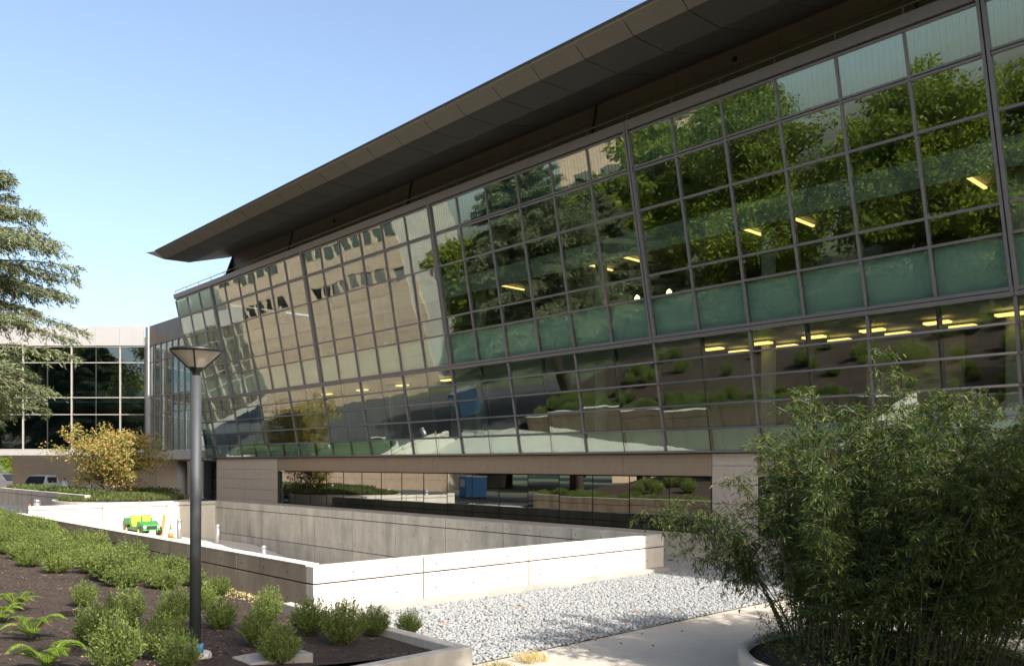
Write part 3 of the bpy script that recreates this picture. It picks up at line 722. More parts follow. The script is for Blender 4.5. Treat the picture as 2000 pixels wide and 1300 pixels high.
# ferns
def fern(b, a, size, label, seed):
    r = np.random.default_rng(seed); e = empty('fern', b, a, float(zb(np.array(b), np.array(a))), label, 'fern')
    z0 = float(zb(np.array(b), np.array(a)))
    for k in range(11):
        th = k*2.4+r.uniform(-.3, .3); ln = size*r.uniform(0.75, 1.1); rise = r.uniform(0.9, 2.0)
        n = 26; t = np.linspace(0.06, 1, n)
        rad = ln*t*(0.75); zz = ln*(rise*t-0.75*t*t*rise)
        S = np.stack([b+rad*math.cos(th), a+rad*math.sin(th), z0+0.03+zz], 1)
        T = unit(np.gradient(S, axis=0)); side = unit(np.cross(T, [0, 0, 1.0]))
        pl = size*0.19*np.sin(np.clip(t*0.93+0.07, 0, 1)*math.pi)**0.7+0.01
        P = np.concatenate([S, S]); D = np.concatenate([side+T*0.35-np.array([0, 0, .12]), -side+T*0.35-np.array([0, 0, .12])])
        fr = fast('frond', leaves(P, D, np.tile(pl, 2), size*0.036, 0.1, np.tile([0, 0, 1.0], (2*n, 1))), 4, 'fern', e)
        fr2 = MB().tube([S[i] for i in range(0, n, 5)]+[S[-1]], [0.006]*5+[0.002]*(len(range(0, n, 5))+1-5), 4, False).build('rib', 'fern', fr)
for (px, py, s, lab, sd) in ((30, 1192, .62, 'bright green fern highest up on the mulch at left', 1), (0, 1215, .6, 'yellowish fern cut by the left picture edge', 5), (62, 1250, .66, 'bright fern in the middle of the three ferns', 2),
                         (92, 1312, .74, 'large bright fern lowest at the bottom left', 3)):
    b, a = pix(px, py); fern(b, a, s*.85, lab, sd)
# concrete cover slab in the bed
b, a = pix(545, 1290); z0 = float(zb(np.array(b), np.array(a)))
o = MB().box(b-0.5, b+0.4, a-0.2, a+0.35, z0-0.1, z0+0.08).build('cover_slab', 'kerb', None, bevel=0.012); tag(o, 'flat concrete cover slab lying in the mulch under a dark shrub', 'slab')
# litter of dry leaves at the foot of the brown wall
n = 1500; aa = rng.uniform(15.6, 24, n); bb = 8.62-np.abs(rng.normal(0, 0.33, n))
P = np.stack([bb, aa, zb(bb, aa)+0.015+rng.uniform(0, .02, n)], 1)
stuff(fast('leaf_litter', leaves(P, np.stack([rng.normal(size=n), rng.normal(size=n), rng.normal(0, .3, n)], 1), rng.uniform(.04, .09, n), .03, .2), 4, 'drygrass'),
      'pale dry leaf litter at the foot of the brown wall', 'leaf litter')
# dry grass tufts by the planter corner
def tuft(b, a, z, m, label, cat, nb=160, h=0.25, sp=0.16):
    P = np.stack([b+rng.uniform(-1, 1, nb)*sp, a+rng.uniform(-1, 1, nb)*sp, np.full(nb, z)], 1)
    D = np.stack([rng.normal(0, .5, nb), rng.normal(0, .5, nb), np.ones(nb)], 1)
    o = fast(label[0], leaves(P, D, rng.uniform(h*.5, h, nb), 0.012, .3), 4, m, origin=(b, a, z)); return tag(o, label[1], cat)
tuft(8.6, 9.6, -3.18, 'drygrass', ('grass_tuft', 'pale dry grass tuft at the planter wall corner'), 'grass', 260, .2, .2)
tuft(9.45, 9.75, -3.18, 'drygrass', ('grass_tuft', 'pale dry grass tuft between the pebbles and the path'), 'grass', 320, .2, .22)
tuft(9.4, 7.9, -3.18, 'shrub', ('weed', 'green weed at the bottom edge left of the bamboo planter'), 'plant', 120, .3, .12)

# ------------------------------------------------------------------ bamboo in a round planter
pcx, pcy = cam2w(5.4, 12.0); pr = 2.1
pt = empty('round_planter', pcx, pcy, -3.2, 'round dark-soiled concrete planter holding the bamboo', 'planter')
MB().lathe((pcx, pcy, -3.2), [(pr, 0), (pr, 0.43), (pr-0.015, 0.45), (pr-0.14, 0.45), (pr-0.15, 0.3)], 64).build('rim', 'conc_grey', pt, True)
MB().lathe((pcx, pcy, -3.2), [(pr-0.14, 0.36), (pr*0.6, 0.46), (0.1, 0.5)], 40).build('soil', 'mulch', pt, True)
bm_ = empty('bamboo', pcx, pcy, -2.75, 'large dense clump of dark green bamboo with one branch arching left', 'bamboo')
def bamboo():
    r = np.random.default_rng(11); culms = MB(); P = []; D = []; Ln = []
    def culm(base, lean, length, nn, dens, start=0.25):
        pts = []; d = unit(np.array([lean[0], lean[1], 1.0])); p = np.array(base, float)
        seg = length/nn; hz = unit(np.array([lean[0], lean[1], 0.0001]))
        for i in range(nn+1):
            pts.append(p.copy()); p = p+d*seg; d = unit(d+hz*0.055*np.linalg.norm(lean)*2.2-np.array([0, 0, 0.035*i/nn*3]))
        culms.tube(pts, list(np.linspace(0.013, 0.003, nn+1)), 5, False)
        for i in range(nn+1):
            t = i/nn
            if t < start: continue
            for s in range(dens):
                th = r.uniform(0, 6.28); bl = r.uniform(0.15, 0.55)*(1.15-0.5*t)
                q = pts[i]; bd = unit(np.array([math.cos(th), math.sin(th), r.uniform(-0.1, 0.75)])); 
                culms.tube([q, q+bd*bl*0.6+np.array([0, 0, .02]), q+bd*bl-np.array([0, 0, .05])], [0.003, 0.0025, 0.0015], 3, False)
                k = r.integers(12, 20); u = r.uniform(0.3, 1.0, k)[:, None]
                P.append(q+bd*bl*u-np.array([0, 0, 0.05])*u*u+r.normal(0, 0.02, (k, 3)))
                D.append(bd*0.5+r.normal(0, 0.5, (k, 3))+np.array([0, 0, -0.55])); Ln.append(r.uniform(0.06, 0.12, k))
    for c in range(210):
        th = r.uniform(0, 6.28); rr = 1.45*math.sqrt(r.uniform(0, 1)); bx, by = pcx+0.2+rr*math.cos(th), pcy+rr*math.sin(th)
        ln = (r.uniform(2.0, 3.6) if c % 4 else r.uniform(3.4, 4.4))*(1.05-0.1*rr)
        out = np.array([math.cos(th), math.sin(th)])*rr*r.uniform(0.02, 0.15)+r.normal(0, 0.06, 2)+np.array(cam2w(0.10, 0))
        culm((bx, by, -2.78), out, ln, 16, 6 if r.uniform() < .7 else 9, r.uniform(.14, .4))
    # canes arching to the left
    def arch(ctrl, dens, t0):
        C = np.array([[*cam2w(x, y), z] for x, y, z in ctrl]); n = 18; T = np.linspace(0, 1, n)[:, None]
        Q = (1-T)**3*C[0]+3*(1-T)**2*T*C[1]+3*(1-T)*T*T*C[2]+T**3*C[3]
        culms.tube(list(Q), list(np.linspace(.011, .002, n)), 5, False)
        for i in range(n):
            if i/n < t0: continue
            for q in range(dens):
                bd = unit(r.normal(0, 1, 3)+np.array([0, 0, -.15])); bl = r.uniform(.1, .5); k = r.integers(6, 12); u = r.uniform(.2, 1, k)[:, None]
                culms.tube([Q[i], Q[i]+bd*bl*.9], [.0025, .001], 3, False)
                P.append(Q[i]+bd*bl*u-np.array([0, 0, .08])*u*u+r.normal(0, .02, (k, 3))); D.append(bd*.5+r.normal(0, .45, (k, 3))+np.array([0, 0, -.5])); Ln.append(r.uniform(.07, .14, k))
    for q, (tx, tz, ds) in enumerate(((2.05, -.70, 6), (2.3, -.95, 5), (2.6, -.62, 5), (2.55, -1.35, 5), (2.9, -.95, 6), (3.05, -1.5, 5), (3.3, -.75, 5), (3.4, -1.25, 6), (2.25, -.78, 4))):
        j = r.normal(0, .08, 3)
        arch([(4.2+j[0], 12.5+j[1], -2.78), (3.9+j[0], 12.6, -1.95), (3.35+j[1], 12.7+j[0], tz+.05), (tx, 12.9+2*j[1], tz)], ds, .42)
    # low leaves at the foot
    n = 8000; th = r.uniform(0, 6.28, n); rr = 1.85*np.sqrt(r.uniform(0, 1, n))
    P.append(np.stack([pcx+rr*np.cos(th), pcy+rr*np.sin(th), -2.74+np.abs(r.normal(0, 0.34, n))], 1)); D.append(r.normal(0, 1, (n, 3))+[0, 0, .4]); Ln.append(r.uniform(.05, .1, n))
    P = np.concatenate(P); D = np.concatenate(D); Ln = np.concatenate(Ln)
    fast('foliage', leaves(P, D, Ln, Ln*0.16, 0.15), 4, 'bamboo', bm_)
    culms.build('culms', 'culm', bm_)
bamboo()

# ------------------------------------------------------------------ trees
def cedar(b, a, z0, height, rad, label, seed):
    r = np.random.default_rng(seed); e = empty('cedar_tree', b, a, z0, label, 'tree')
    MB().tube([(b, a, z0-0.2), (b+0.1, a, z0+height*0.3), (b, a+0.1, z0+height*0.7), (b, a, z0+height)], [0.42, 0.34, 0.16, 0.02], 10).build('trunk', 'bark', e, True)
    lim = MB(); P = []; D = []; Ln = []
    hcur = 0.27*height
    while hcur < height*0.98:
        f = hcur/height
        prof = rad*min(1.0, (1.02-f)**0.8*1.45)*(0.5+0.5*min(1, max(0, f-.2)*4.5))
        for k in range(6):
            th = r.uniform(0, 6.28); ln = prof*r.uniform(0.6, 1.08)
            o = np.array([math.cos(th), math.sin(th), 0]); n = 12; t = np.linspace(0, 1, n+1)
            rise = r.uniform(0.02, 0.22)+0.35*f
            S = np.array([b, a, z0+hcur])+o*ln*t[:, None]+np.array([0, 0, 1.0])*(ln*(rise*t-(0.22+0.1*r.uniform())*t**2.2))[:, None]
            lim.tube(list(S[::2]), list(np.linspace(0.07*ln/rad+0.02, 0.008, len(S[::2]))), 5, False)
            side = np.array([-o[1], o[0], 0])
            for i in range(2, n+1):
                for sgn in (-1, 1):
                    for q in range(2):
                        tl = ln*0.33*(1.05-t[i]*0.75)*r.uniform(0.5, 1.1); p0 = S[i]-(S[i]-S[i-1])*r.uniform(0, 1)
                        td = unit(side*sgn*r.uniform(0.6, 1.0)+o*r.uniform(0.5, 1.0)+np.array([0, 0, r.uniform(-0.35, 0.15)]))
                        m = 8; u = np.linspace(0.1, 1, m)[:, None]
                        T = p0+td*tl*u-np.array([0, 0, 1.0])*(0.42*tl*u*u)
                        for w_ in range(3):
                            P.append(T+r.normal(0, 0.05, (m, 3))); D.append(td*0.8+r.normal(0, 0.4, (m, 3))+np.array([0, 0, -0.45])); Ln.append(r.uniform(0.12, 0.30, m))
        hcur += r.uniform(0.30, 0.5)*(1.15-0.6*f)
    P = np.concatenate(P); D = np.concatenate(D); Ln = np.concatenate(Ln)
    lim.build('branches', 'bark', e); fast('foliage', leaves(P, D, Ln, 0.045, 0.1), 4, 'cedar', e)
    return e
CED = cedar(5.0, 39.8, -2.55, 17.5, 7.3, 'big grey-green cedar with layered drooping branches at the left edge', 21)

def broad(b, a, z0, height, rad, m, label, seed, nleaf, lsize, group=None, stems=1, crown0=0.28, cat='tree', name='broadleaf_tree'):
    r = np.random.default_rng(seed); e = empty(name, b, a, z0, label, cat, group); tr = MB(); br = MB(); cl = []
    for s in range(stems):
        off = np.array([r.normal(0, .1), r.normal(0, .1), 0])*(stems > 1); lean = r.normal(0, 0.12, 2)*(1+stems*0.8)*rad*0.4
        base = np.array([b, a, z0])+off*3; top = base+np.array([lean[0], lean[1], height*r.uniform(.8, .95)])
        n = 8; t = np.linspace(0, 1, n+1)[:, None]; S = base+(top-base)*t+np.cumsum(r.normal(0, 0.015*height/8, (n+1, 3)), 0)*[1, 1, 0]; S[0] = base-[0, 0, .15]
        tr.tube(list(S), list(np.linspace(0.028*height/stems**.5, 0.004*height, n+1)), 8, False)
        for k in range(int(26/stems)+6):
            f = r.uniform(crown0, 1.0); p = S[0]+(S[-1]-S[0])*f; th = r.uniform(0, 6.28)
            prof = math.sin(min(1, (f-crown0)/(1-crown0)*0.8+0.2)*math.pi)**0.6
            ln = rad*prof*r.uniform(0.55, 1.05)+0.15*rad; d = unit(np.array([math.cos(th), math.sin(th), r.uniform(0.1, 0.7)]))
            q = p+d*ln; br.tube([p, p+d*ln*.5+[0, 0, .04*ln], q], [0.008*height, 0.005*height, 0.002*height], 5, False)
            for u in np.linspace(0.35, 1.0, 5):
                cl.append((p+d*ln*u+r.normal(0, .10*rad, 3), rad*r.uniform(.12, .26)))
    k = nleaf//len(cl); P = []; D = []
    for c, s in cl:
        o = unit(r.normal(size=(k, 3)))*(r.uniform(0.2, 1, (k, 1))**0.5)*s*[1.1, 1.1, .75]; P.append(c+o); D.append(o/s*0.6+r.normal(0, .5, (k, 3))+[0, 0, -.25])
    P = np.concatenate(P); D = np.concatenate(D)
    tr.build('trunk', 'bark', e, True); br.build('branches', 'bark', e); fast('crown', leaves(P, D, r.uniform(.7, 1.3, len(P))*lsize, r.uniform(.45, .7, len(P))*lsize, .2), 4, m, e)
    return e
# autumn tree on the mound
mb_, ma_ = cam2w(-24.3, 52.0)
broad(mb_, ma_, -1.95, 3.7, 2.7, 'autumn', 'bushy tree with yellow and orange leaves on the grass mound', 31, 14000, 0.15, None, 5, 0.15, 'tree', 'autumn_tree')
sb, sa = cam2w(-52, 88); broad(sb, sa, -2.78, 3.9, 1.6, 'broad', 'small round green tree far left beyond the driveway', 32, 5000, 0.16, None, 1, 0.3)
for k, (xx, yy, hh) in enumerate(((-66, 112, 7), (-58, 118, 5.5), (-80, 120, 9))):
    b_, a_ = cam2w(xx, yy); broad(b_, a_, -2.78, hh, hh*.4, 'broad', ['distant green tree framed under the far wing', 'shorter distant tree beside the one under the wing', 'tallest distant tree beyond the driveway at far left'][k], 60+k, 6000, .3)
# grass mound and its kerb
mo = empty('grass_mound', 16.5, 51, -2.8, 'grassy planted mound with curved pale kerb behind the ramp wall', 'planter')
ang = np.linspace(0, 2*math.pi, 49)[:-1]
def oval(s): return [(16.6+s*(3.6)*math.cos(t), 51.2+s*4.4*math.sin(t)) for t in ang]
MB().prism(oval(1.0), 'z', -2.95, -2.06).build('kerb', 'conc_pale', mo)
mv = []; mf = []
rings = [0.965, .8, .55, .3, .02]
for ri, s in enumerate(rings): mv += [(x, y, -2.05+0.22*(1-s*s)) for x, y in oval(s)]
b_ = MB(); b_.v = mv
for ri in range(len(rings)-1):
    for j in range(48): b_.f.append((ri*48+j, ri*48+(j+1) % 48, (ri+1)*48+(j+1) % 48, (ri+1)*48+j))
b_.build('soil', 'mulch', mo, True)
n = 9000; th = rng.uniform(0, 6.28, n); s = np.sqrt(rng.uniform(0, 1, n))*.94
P = np.stack([16.6+s*3.6*np.cos(th), 51.2+s*4.4*np.sin(th), -2.05+.22*(1-s*s)], 1)
stuff(fast('grass_cover', leaves(P, np.stack([rng.normal(0, .5, n), rng.normal(0, .5, n), np.ones(n)], 1), rng.uniform(.12, .28, n), .04, .2), 4, 'grass', mo))
# hedges
def hedge(name, b0, b1, a0, a1, z0, h, label, n, ls=.1):
    e = empty(name, (b0+b1)/2, (a0+a1)/2, z0, label, 'hedge')
    P = np.stack([rng.uniform(b0, b1, n), rng.uniform(a0, a1, n), z0+h*np.sqrt(rng.uniform(0, 1, n))*(0.85+.15*np.sin(rng.uniform(a0, a1, n)))], 1)
    D = rng.normal(0, 1, (n, 3))+[0, 0, .5]
    fast('foliage', leaves(P, D, rng.uniform(.6, 1.3, n)*ls, .55*ls, .2), 4, 'hedge', e)
    m = MB()
    for q in range(40):
        x, y = random.uniform(b0+.1, b1-.1), random.uniform(a0, a1); m.tube([(x, y, z0-.1), (x, y, z0+h*.7)], .012, 4)
    m.build('stems', 'stem', e)
hw = wall('hedge_wall', 'grey shaded concrete wall below the dark hedge at left', 'a', 14.0, 14.3, 49.4, 69.5, [53, 57, 61, 65], -1.72, -3.0, [0.3], 'conc_grey')
hedge('clipped_hedge', 14.35, 16.2, 54.5, 69, -2.0, 0.52, 'dark clipped hedge on top of the grey wall at left', 9000, .13)
hedge('low_hedge', 18.6, 21.8, 55.8, 59.5, -2.6, 1.0, 'low dark hedge in front of the entrance doors', 5000, .12)
hedge('yellow_green_shrubs', 14.4, 15.8, 50.5, 54.2, -2.0, .45, 'yellowish low shrubs at the near end of the hedge', 2500, .12)
struct(grid('hedge_soil', [14.3, 16.4], [49.4, 55, 62, 69.4], lambda b, a: b*0-1.99, 'mulch'))

# trees that shade the path and stand mirrored in the glass
tg = [(13.0, -4.2, 8.8, 4.2), (17.8, -4.6, 8.0, 3.0), (6.0, -4.2, 15.2, 3.4), (9.6, -6.5, 11.4, 2.4)]
for k, (b, a, h, rd) in enumerate(tg):
    broad(b, a, -3.2, h, rd, 'broad', ['broad tree whose shadow falls on the path, right of the camera', 'tree close to the glass wall just outside the right edge', 'slender tree beside the planter just behind the camera', 'tall tree between the slender one and the broad shade tree'][k], 70+k, 26000, .24)
mir = [(-11, 22, 13, 5.6), (-17, 34, 15, 6.5), (-9, 32, 9, 4.6), (-22, 25, 13, 6), (-15, 14, 11, 5.4), (-26, 42, 16, 6.5), (-22, 6, 12, 5.5), (-9, 15, 8.5, 4.2)]
words = ['nearest', 'tall', 'low', 'wide', 'leafy', 'tallest', 'southern', 'smallest']
for k, (b, a, h, rd) in enumerate(mir):
    z0 = float(zb(np.array(max(b, -14.)), np.array(float(a))))+0.16*min(max(0, -14-b), 22)
    MT = broad(b, a, z0-.1, h, rd, 'broad', f'{words[k]} green tree on the slope, seen mirrored in the glass', 80+k, 26000, .3, 'trees mirrored in the glass wall', 1, .1)
for k, (b, a, z, sc_) in enumerate(((-27, 51, .95, 1.75), (-33, 59, 1.7, 1.9), (-17, 71, -2.8, 1.7), (-22, 79, -2.8, 1.8), (-22, 52, .2, 1.5))):
    c_ = copy_tree(MT); c_.location = (b, a, z+H); c_.scale = (sc_,)*3; c_.rotation_euler.z = 1.3*k+.4
    tag(c_, ['bushy tree mirrored just left of the tower', 'tall bushy tree mirrored in front of the tower', 'bushy tree mirrored right of the tan building', 'bushy tree mirrored against the tan building', 'low bushy tree mirrored below the tower'][k], 'tree', 'trees mirrored in the glass wall')
for k in range(46):
    b, a = random.uniform(-7, 3.0), random.uniform(12, 38)
    s = random.uniform(.8, 1.25); put_shrub(b, a, s, s*.9, 'green shrub on the slope left of the camera, mirrored in the glass', 'shrubs mirrored in the glass')

for (xx, yy, sc_, rz_, lab) in ((-46, 33, .92, 1.0, 'dark cedar mirrored in the far wing glass'), (-54, 26, .86, 2.3, 'second dark cedar mirrored further left in the far wing')):
    b, a = cam2w(xx, yy); c_ = copy_tree(CED); c_.location = (b, a, .2); c_.scale = (sc_,)*3; c_.rotation_euler.z = rz_; tag(c_, lab, 'tree')
for (b, a, sc_, rz_, lab) in ((-14, 58, .95, 3.0, 'grey-green cedar mirrored left of the tower'), (-24, 66, 1.1, 4.1, 'tall cedar mirrored in the middle panes'), (-12, 47, .8, 5.2, 'short cedar mirrored in the middle panes')):
    c_ = copy_tree(CED); c_.location = (b, a, .3+.16*max(0, -14-b)); c_.scale = (sc_,)*3; c_.rotation_euler.z = rz_; tag(c_, lab, 'tree')

# ------------------------------------------------------------------ stone building across, mirrored in the left panes
ob = empty('stone_building', -1, 84, -3.2, 'beige stone building mirrored in the left part of the glass wall', 'building', None, 0)
ang_ = math.atan2(20, 50)
ob.rotation_euler.z = -ang_*1.0
def obox(x0, x1, y0, y1, z0, z1, name, m, parent=ob):
    b = MB().box(x0, x1, y0, y1, z0, z1); v = np.array(b.v); c = (v.min(0)+v.max(0))/2
    me = bpy.data.meshes.new(name); me.from_pydata([tuple(q) for q in v-c], [], b.f); me.materials.append(M[m])
    o = bpy.data.objects.new(name, me); col.objects.link(o); o.parent = parent; o.location = tuple(c); return o
obox(-14, -0.1, -16, 8, 0, 22, 'core', 'kerb')
for zi in range(16):
    for yi in range(4, 10):
        if zi in (9, 12, 15) and yi % 4 != 3: continue
        obox(-0.1, 0.05, -32+yi*4, -28.03+yi*4, 0.3+zi*1.3, 1.57+zi*1.3, 'stone_panel', 'tanstone')
for zi in (9, 12, 15):
    for yi in range(4, 10):
        if yi % 4 != 3:
            for q in range(3): obox(-0.1, -0.02, -31.9+yi*4+q*1.33, -30.9+yi*4+q*1.33, 0.4+zi*1.3, 1.5+zi*1.3, 'window', 'glass_low')
            for q in range(3): obox(-0.1, 0.03, -30.9+yi*4+q*1.33, -30.57+yi*4+q*1.33, 0.3+zi*1.3, 1.57+zi*1.3, 'pier', 'tanstone')
tw = empty('stone_tower', -58, 72, -3.2, 'tall beige tower with window bands mirrored in the upper panes', 'building', None, -0.6)
obox(-16, -0.1, -14, 14, 0, 44, 'core', 'tanstone', tw)
for zi in range(6):
    for yi in range(7):
        obox(-0.1, 0.02, -13+yi*3.8, -10.6+yi*3.8, 13+zi*5, 14.8+zi*5, 'window', 'glass_low', tw)

# ------------------------------------------------------------------ small things on the ramp and the driveway
def bollard(b, a, z, h, label, r0=0.115):
    e = empty('bollard', b, a, z, label, 'bollard')
    MB().lathe((b, a, z), [(r0, -0.05), (r0, h-0.16)], 20).build('post', 'steel', e, True)
    MB().lathe((b, a, z), [(r0*1.02, h-0.16), (r0*1.02, h-0.1), (r0*.85, h-.04), (r0*.5, h-.008), (0.01, h)], 20).build('cap', 'steel', e, True)
for (px, y, h, lab) in ((350, 43.0, 1.05, 'tall steel bollard left of the lamp post on the ramp'), (425, 42.3, .95, 'steel bollard right of the lamp post on the ramp'), (515, 38.2, .95, 'steel bollard sunk lowest on the ramp, only its cap showing')):
    b, a = cam2w((px-1000)/1642*y, y); bollard(b, a, float(zr(np.array(b), np.array(a))), h, lab)
for (px, y, h, lab) in ((72, 43.5, .95, 'pale round-topped bollard at the left end of the ramp wall'), (112, 47.0, .8, 'pale bollard behind the ramp wall below the grey wall'), (160, 50, .8, 'pale bollard left of the grass mound')):
    b, a = cam2w((px-1000)/1642*y, y); bollard(b, a, float(zg(b, np.array(a))), h, lab, .17)
def cone(b, a, z, h, label):
    e = empty('traffic_cone', b, a, z, label, 'traffic cone')
    MB().box(b-h*.27, b+h*.27, a-h*.27, a+h*.27, z, z+.04).build('base', 'orange', e)
    MB().lathe((b, a, z), [(h*.2, .04), (h*.14, h*.38)], 16).build('skirt', 'orange', e, True)
    MB().lathe((b, a, z), [(h*.142, h*.38), (h*.10, h*.6)], 16).build('band', 'white', e, True)
    MB().lathe((b, a, z), [(h*.10, h*.6), (h*.035, h)], 16).build('tip', 'orange', e, True)
b, a = cam2w((333-1000)/1642*42.5, 42.5); cone(b, a, float(zr(np.array(b), np.array(a))), .72, 'orange cone on the ramp right of the green cart')
b, a = cam2w(-50, 83); cone(b, a, -2.76, 1.2, 'orange cone far left beside the small green tree')
b, a = cam2w((58-1000)/1642*42.2, 42.2); cone(b, a, float(zg(b, np.array(a)))+.01, .75, 'slim striped orange cone next to the left wall end')
# utility cart
cb, ca = cam2w((280-1000)/1642*43.6, 43.6); cz = float(zr(np.array(cb), np.array(ca)))
ct = empty('utility_cart', cb, ca, cz, 'green utility cart with yellow seats and a flag parked on the ramp', 'cart', None, YAW-0.8)
ct.scale = (.86, .86, .86)
def cbox(x0, x1, y0, y1, z0, z1, name, m, parent=ct, bev=.03):
    b = MB().box(x0, x1, y0, y1, z0, z1); v = np.array(b.v); c = (v.min(0)+v.max(0))/2
    me = bpy.data.meshes.new(name); me.from_pydata([tuple(q) for q in v-c], [], b.f)
    bm = bmesh.new(); bm.from_mesh(me); bmesh.ops.bevel(bm, geom=list(bm.edges), offset=bev, segments=2, affect='EDGES'); bm.to_mesh(me); bm.free()
    me.materials.append(M[m]); o = bpy.data.objects.new(name, me); col.objects.link(o); o.parent = parent; o.location = Vector(c)-(parent.location if parent is not ct else Vector()); return o
def hexpart(lo, hi, name, m, parent=ct):
    b = MB().hexa(lo, hi); me = bpy.data.meshes.new(name); me.from_pydata(b.v, [], b.f); me.materials.append(M[m])
    o = bpy.data.objects.new(name, me); col.objects.link(o); o.parent = parent; return o
cbox(-1.2, .55, -.62, .62, .32, .5, 'chassis', 'cart_green')
hexpart([(.5, -.6, .34), (1.3, -.5, .34), (1.3, .5, .34), (.5, .6, .34)], [(.5, -.6, .86), (1.25, -.45, .68), (1.25, .45, .68), (.5, .6, .86)], 'hood', 'cart_green')
cbox(1.27, 1.33, -.3, .3, .42, .6, 'grille', 'rubber', bev=.01)
for s in (-1, 1):
    cbox(1.25, 1.32, s*.4-.08, s*.4+.08, .5, .62, 'headlight', 'white', bev=.015)
    cbox(-.32, .12, s*.32-.26, s*.32+.26, .5, .68, 'seat', 'cart_yellow'); cbox(-.42, -.3, s*.32-.26, s*.32+.26, .66, 1.12, 'seat_back', 'cart_yellow')
    cbox(-.46, -.41, s*.32-.29, s*.32+.29, .5, 1.18, 'seat_shell', 'cart_green', bev=.015)
cargo = cbox(-1.45, -.5, -.65, .65, .62, .7, 'cargo_bed', 'cart_green')
for x0, x1, y0, y1 in ((-1.45, -1.4, -.65, .65), (-.55, -.5, -.65, .65), (-1.4, -.55, -.65, -.6), (-1.4, -.55, .6, .65)): cbox(x0, x1, y0, y1, .7, 1.0, 'cargo_side', 'cart_green', bev=.01)
for x in (-.95, .95):
    for s in (-1, 1):
        b = MB(); v = []
        b.lathe((0, 0, 0), [(.16, -.1), (.27, -.1), (.29, -.05), (.29, .05), (.27, .1), (.16, .1)], 20)
        me = bpy.data.meshes.new('wheel'); me.from_pydata([(q[0], q[2], q[1]) for q in b.v], [], b.f); me.materials.append(M['rubber'])
        o = bpy.data.objects.new('wheel', me); col.objects.link(o); o.parent = ct; o.location = (x, s*.55, .29)
        b = MB().lathe((0, 0, 0), [(.16, -.105), (.16, .105)], 14); me = bpy.data.meshes.new('hub'); me.from_pydata([(q[0], q[2], q[1]) for q in b.v], [], b.f); me.materials.append(M['cart_yellow'])
        h = bpy.data.objects.new('hub', me); col.objects.link(h); h.parent = o
cbox(.25, .29, .18, .5, .98, 1.02, 'steering_wheel', 'rubber', bev=.01); cbox(.3, .36, .3, .36, .8, 1.0, 'steering_column', 'rubber', bev=.01)
cbox(-.5, -.47, -.02, .01, 1.0, 1.95, 'flag_pole', 'cart_green', bev=.008); cbox(-.62, -.46, -.025, -.01, 1.9, 2.06, 'flag', 'orange', bev=.004)
# barrier board leaning beside the cart
b, a = cam2w((315-1000)/1642*44.6, 44.6); z0 = float(zr(np.array(b), np.array(a)))
o = MB().slab([(b-.08, a, z0), (b+.08, a, z0), (b+.3, a+.15, z0+1.1), (b+.14, a+.15, z0+1.1)], (0.02, .04, 0)).build('barrier_board', 'orange'); tag(o, 'orange board leaning on the ramp wall behind the cart', 'board')
# white parking sign and post
b, a = cam2w((172-1000)/1642*53.5, 53.5); s_ = empty('road_sign', b, a, -2.8, 'small red and white sign on a post beside the autumn tree', 'sign')
MB().tube([(b, a, -2.8), (b, a, -.95)], .03, 8).build('post', 'steel', s_)
rx, ry = .734, -.679
MB().slab([(b-rx*.18, a-ry*.18, -1.55), (b+rx*.18, a+ry*.18, -1.55), (b+rx*.18, a+ry*.18, -.95), (b-rx*.18, a-ry*.18, -.95)], (-.02, -.03, 0)).build('plate', 'white', s_)
MB().slab([(b-rx*.15-.025, a-ry*.15-.035, -1.2), (b+rx*.15-.025, a+ry*.15-.035, -1.2), (b+rx*.15-.025, a+ry*.15-.035, -1.0), (b-rx*.15-.025, a-ry*.15-.035, -1.0)], (-.004, -.006, 0)).build('symbol', 'red', s_)
b, a = cam2w((180-1000)/1642*50.5, 50.5); bollard(b, a, -2.79, 1.25, 'tall white bollard post in front of the red sign', .13)
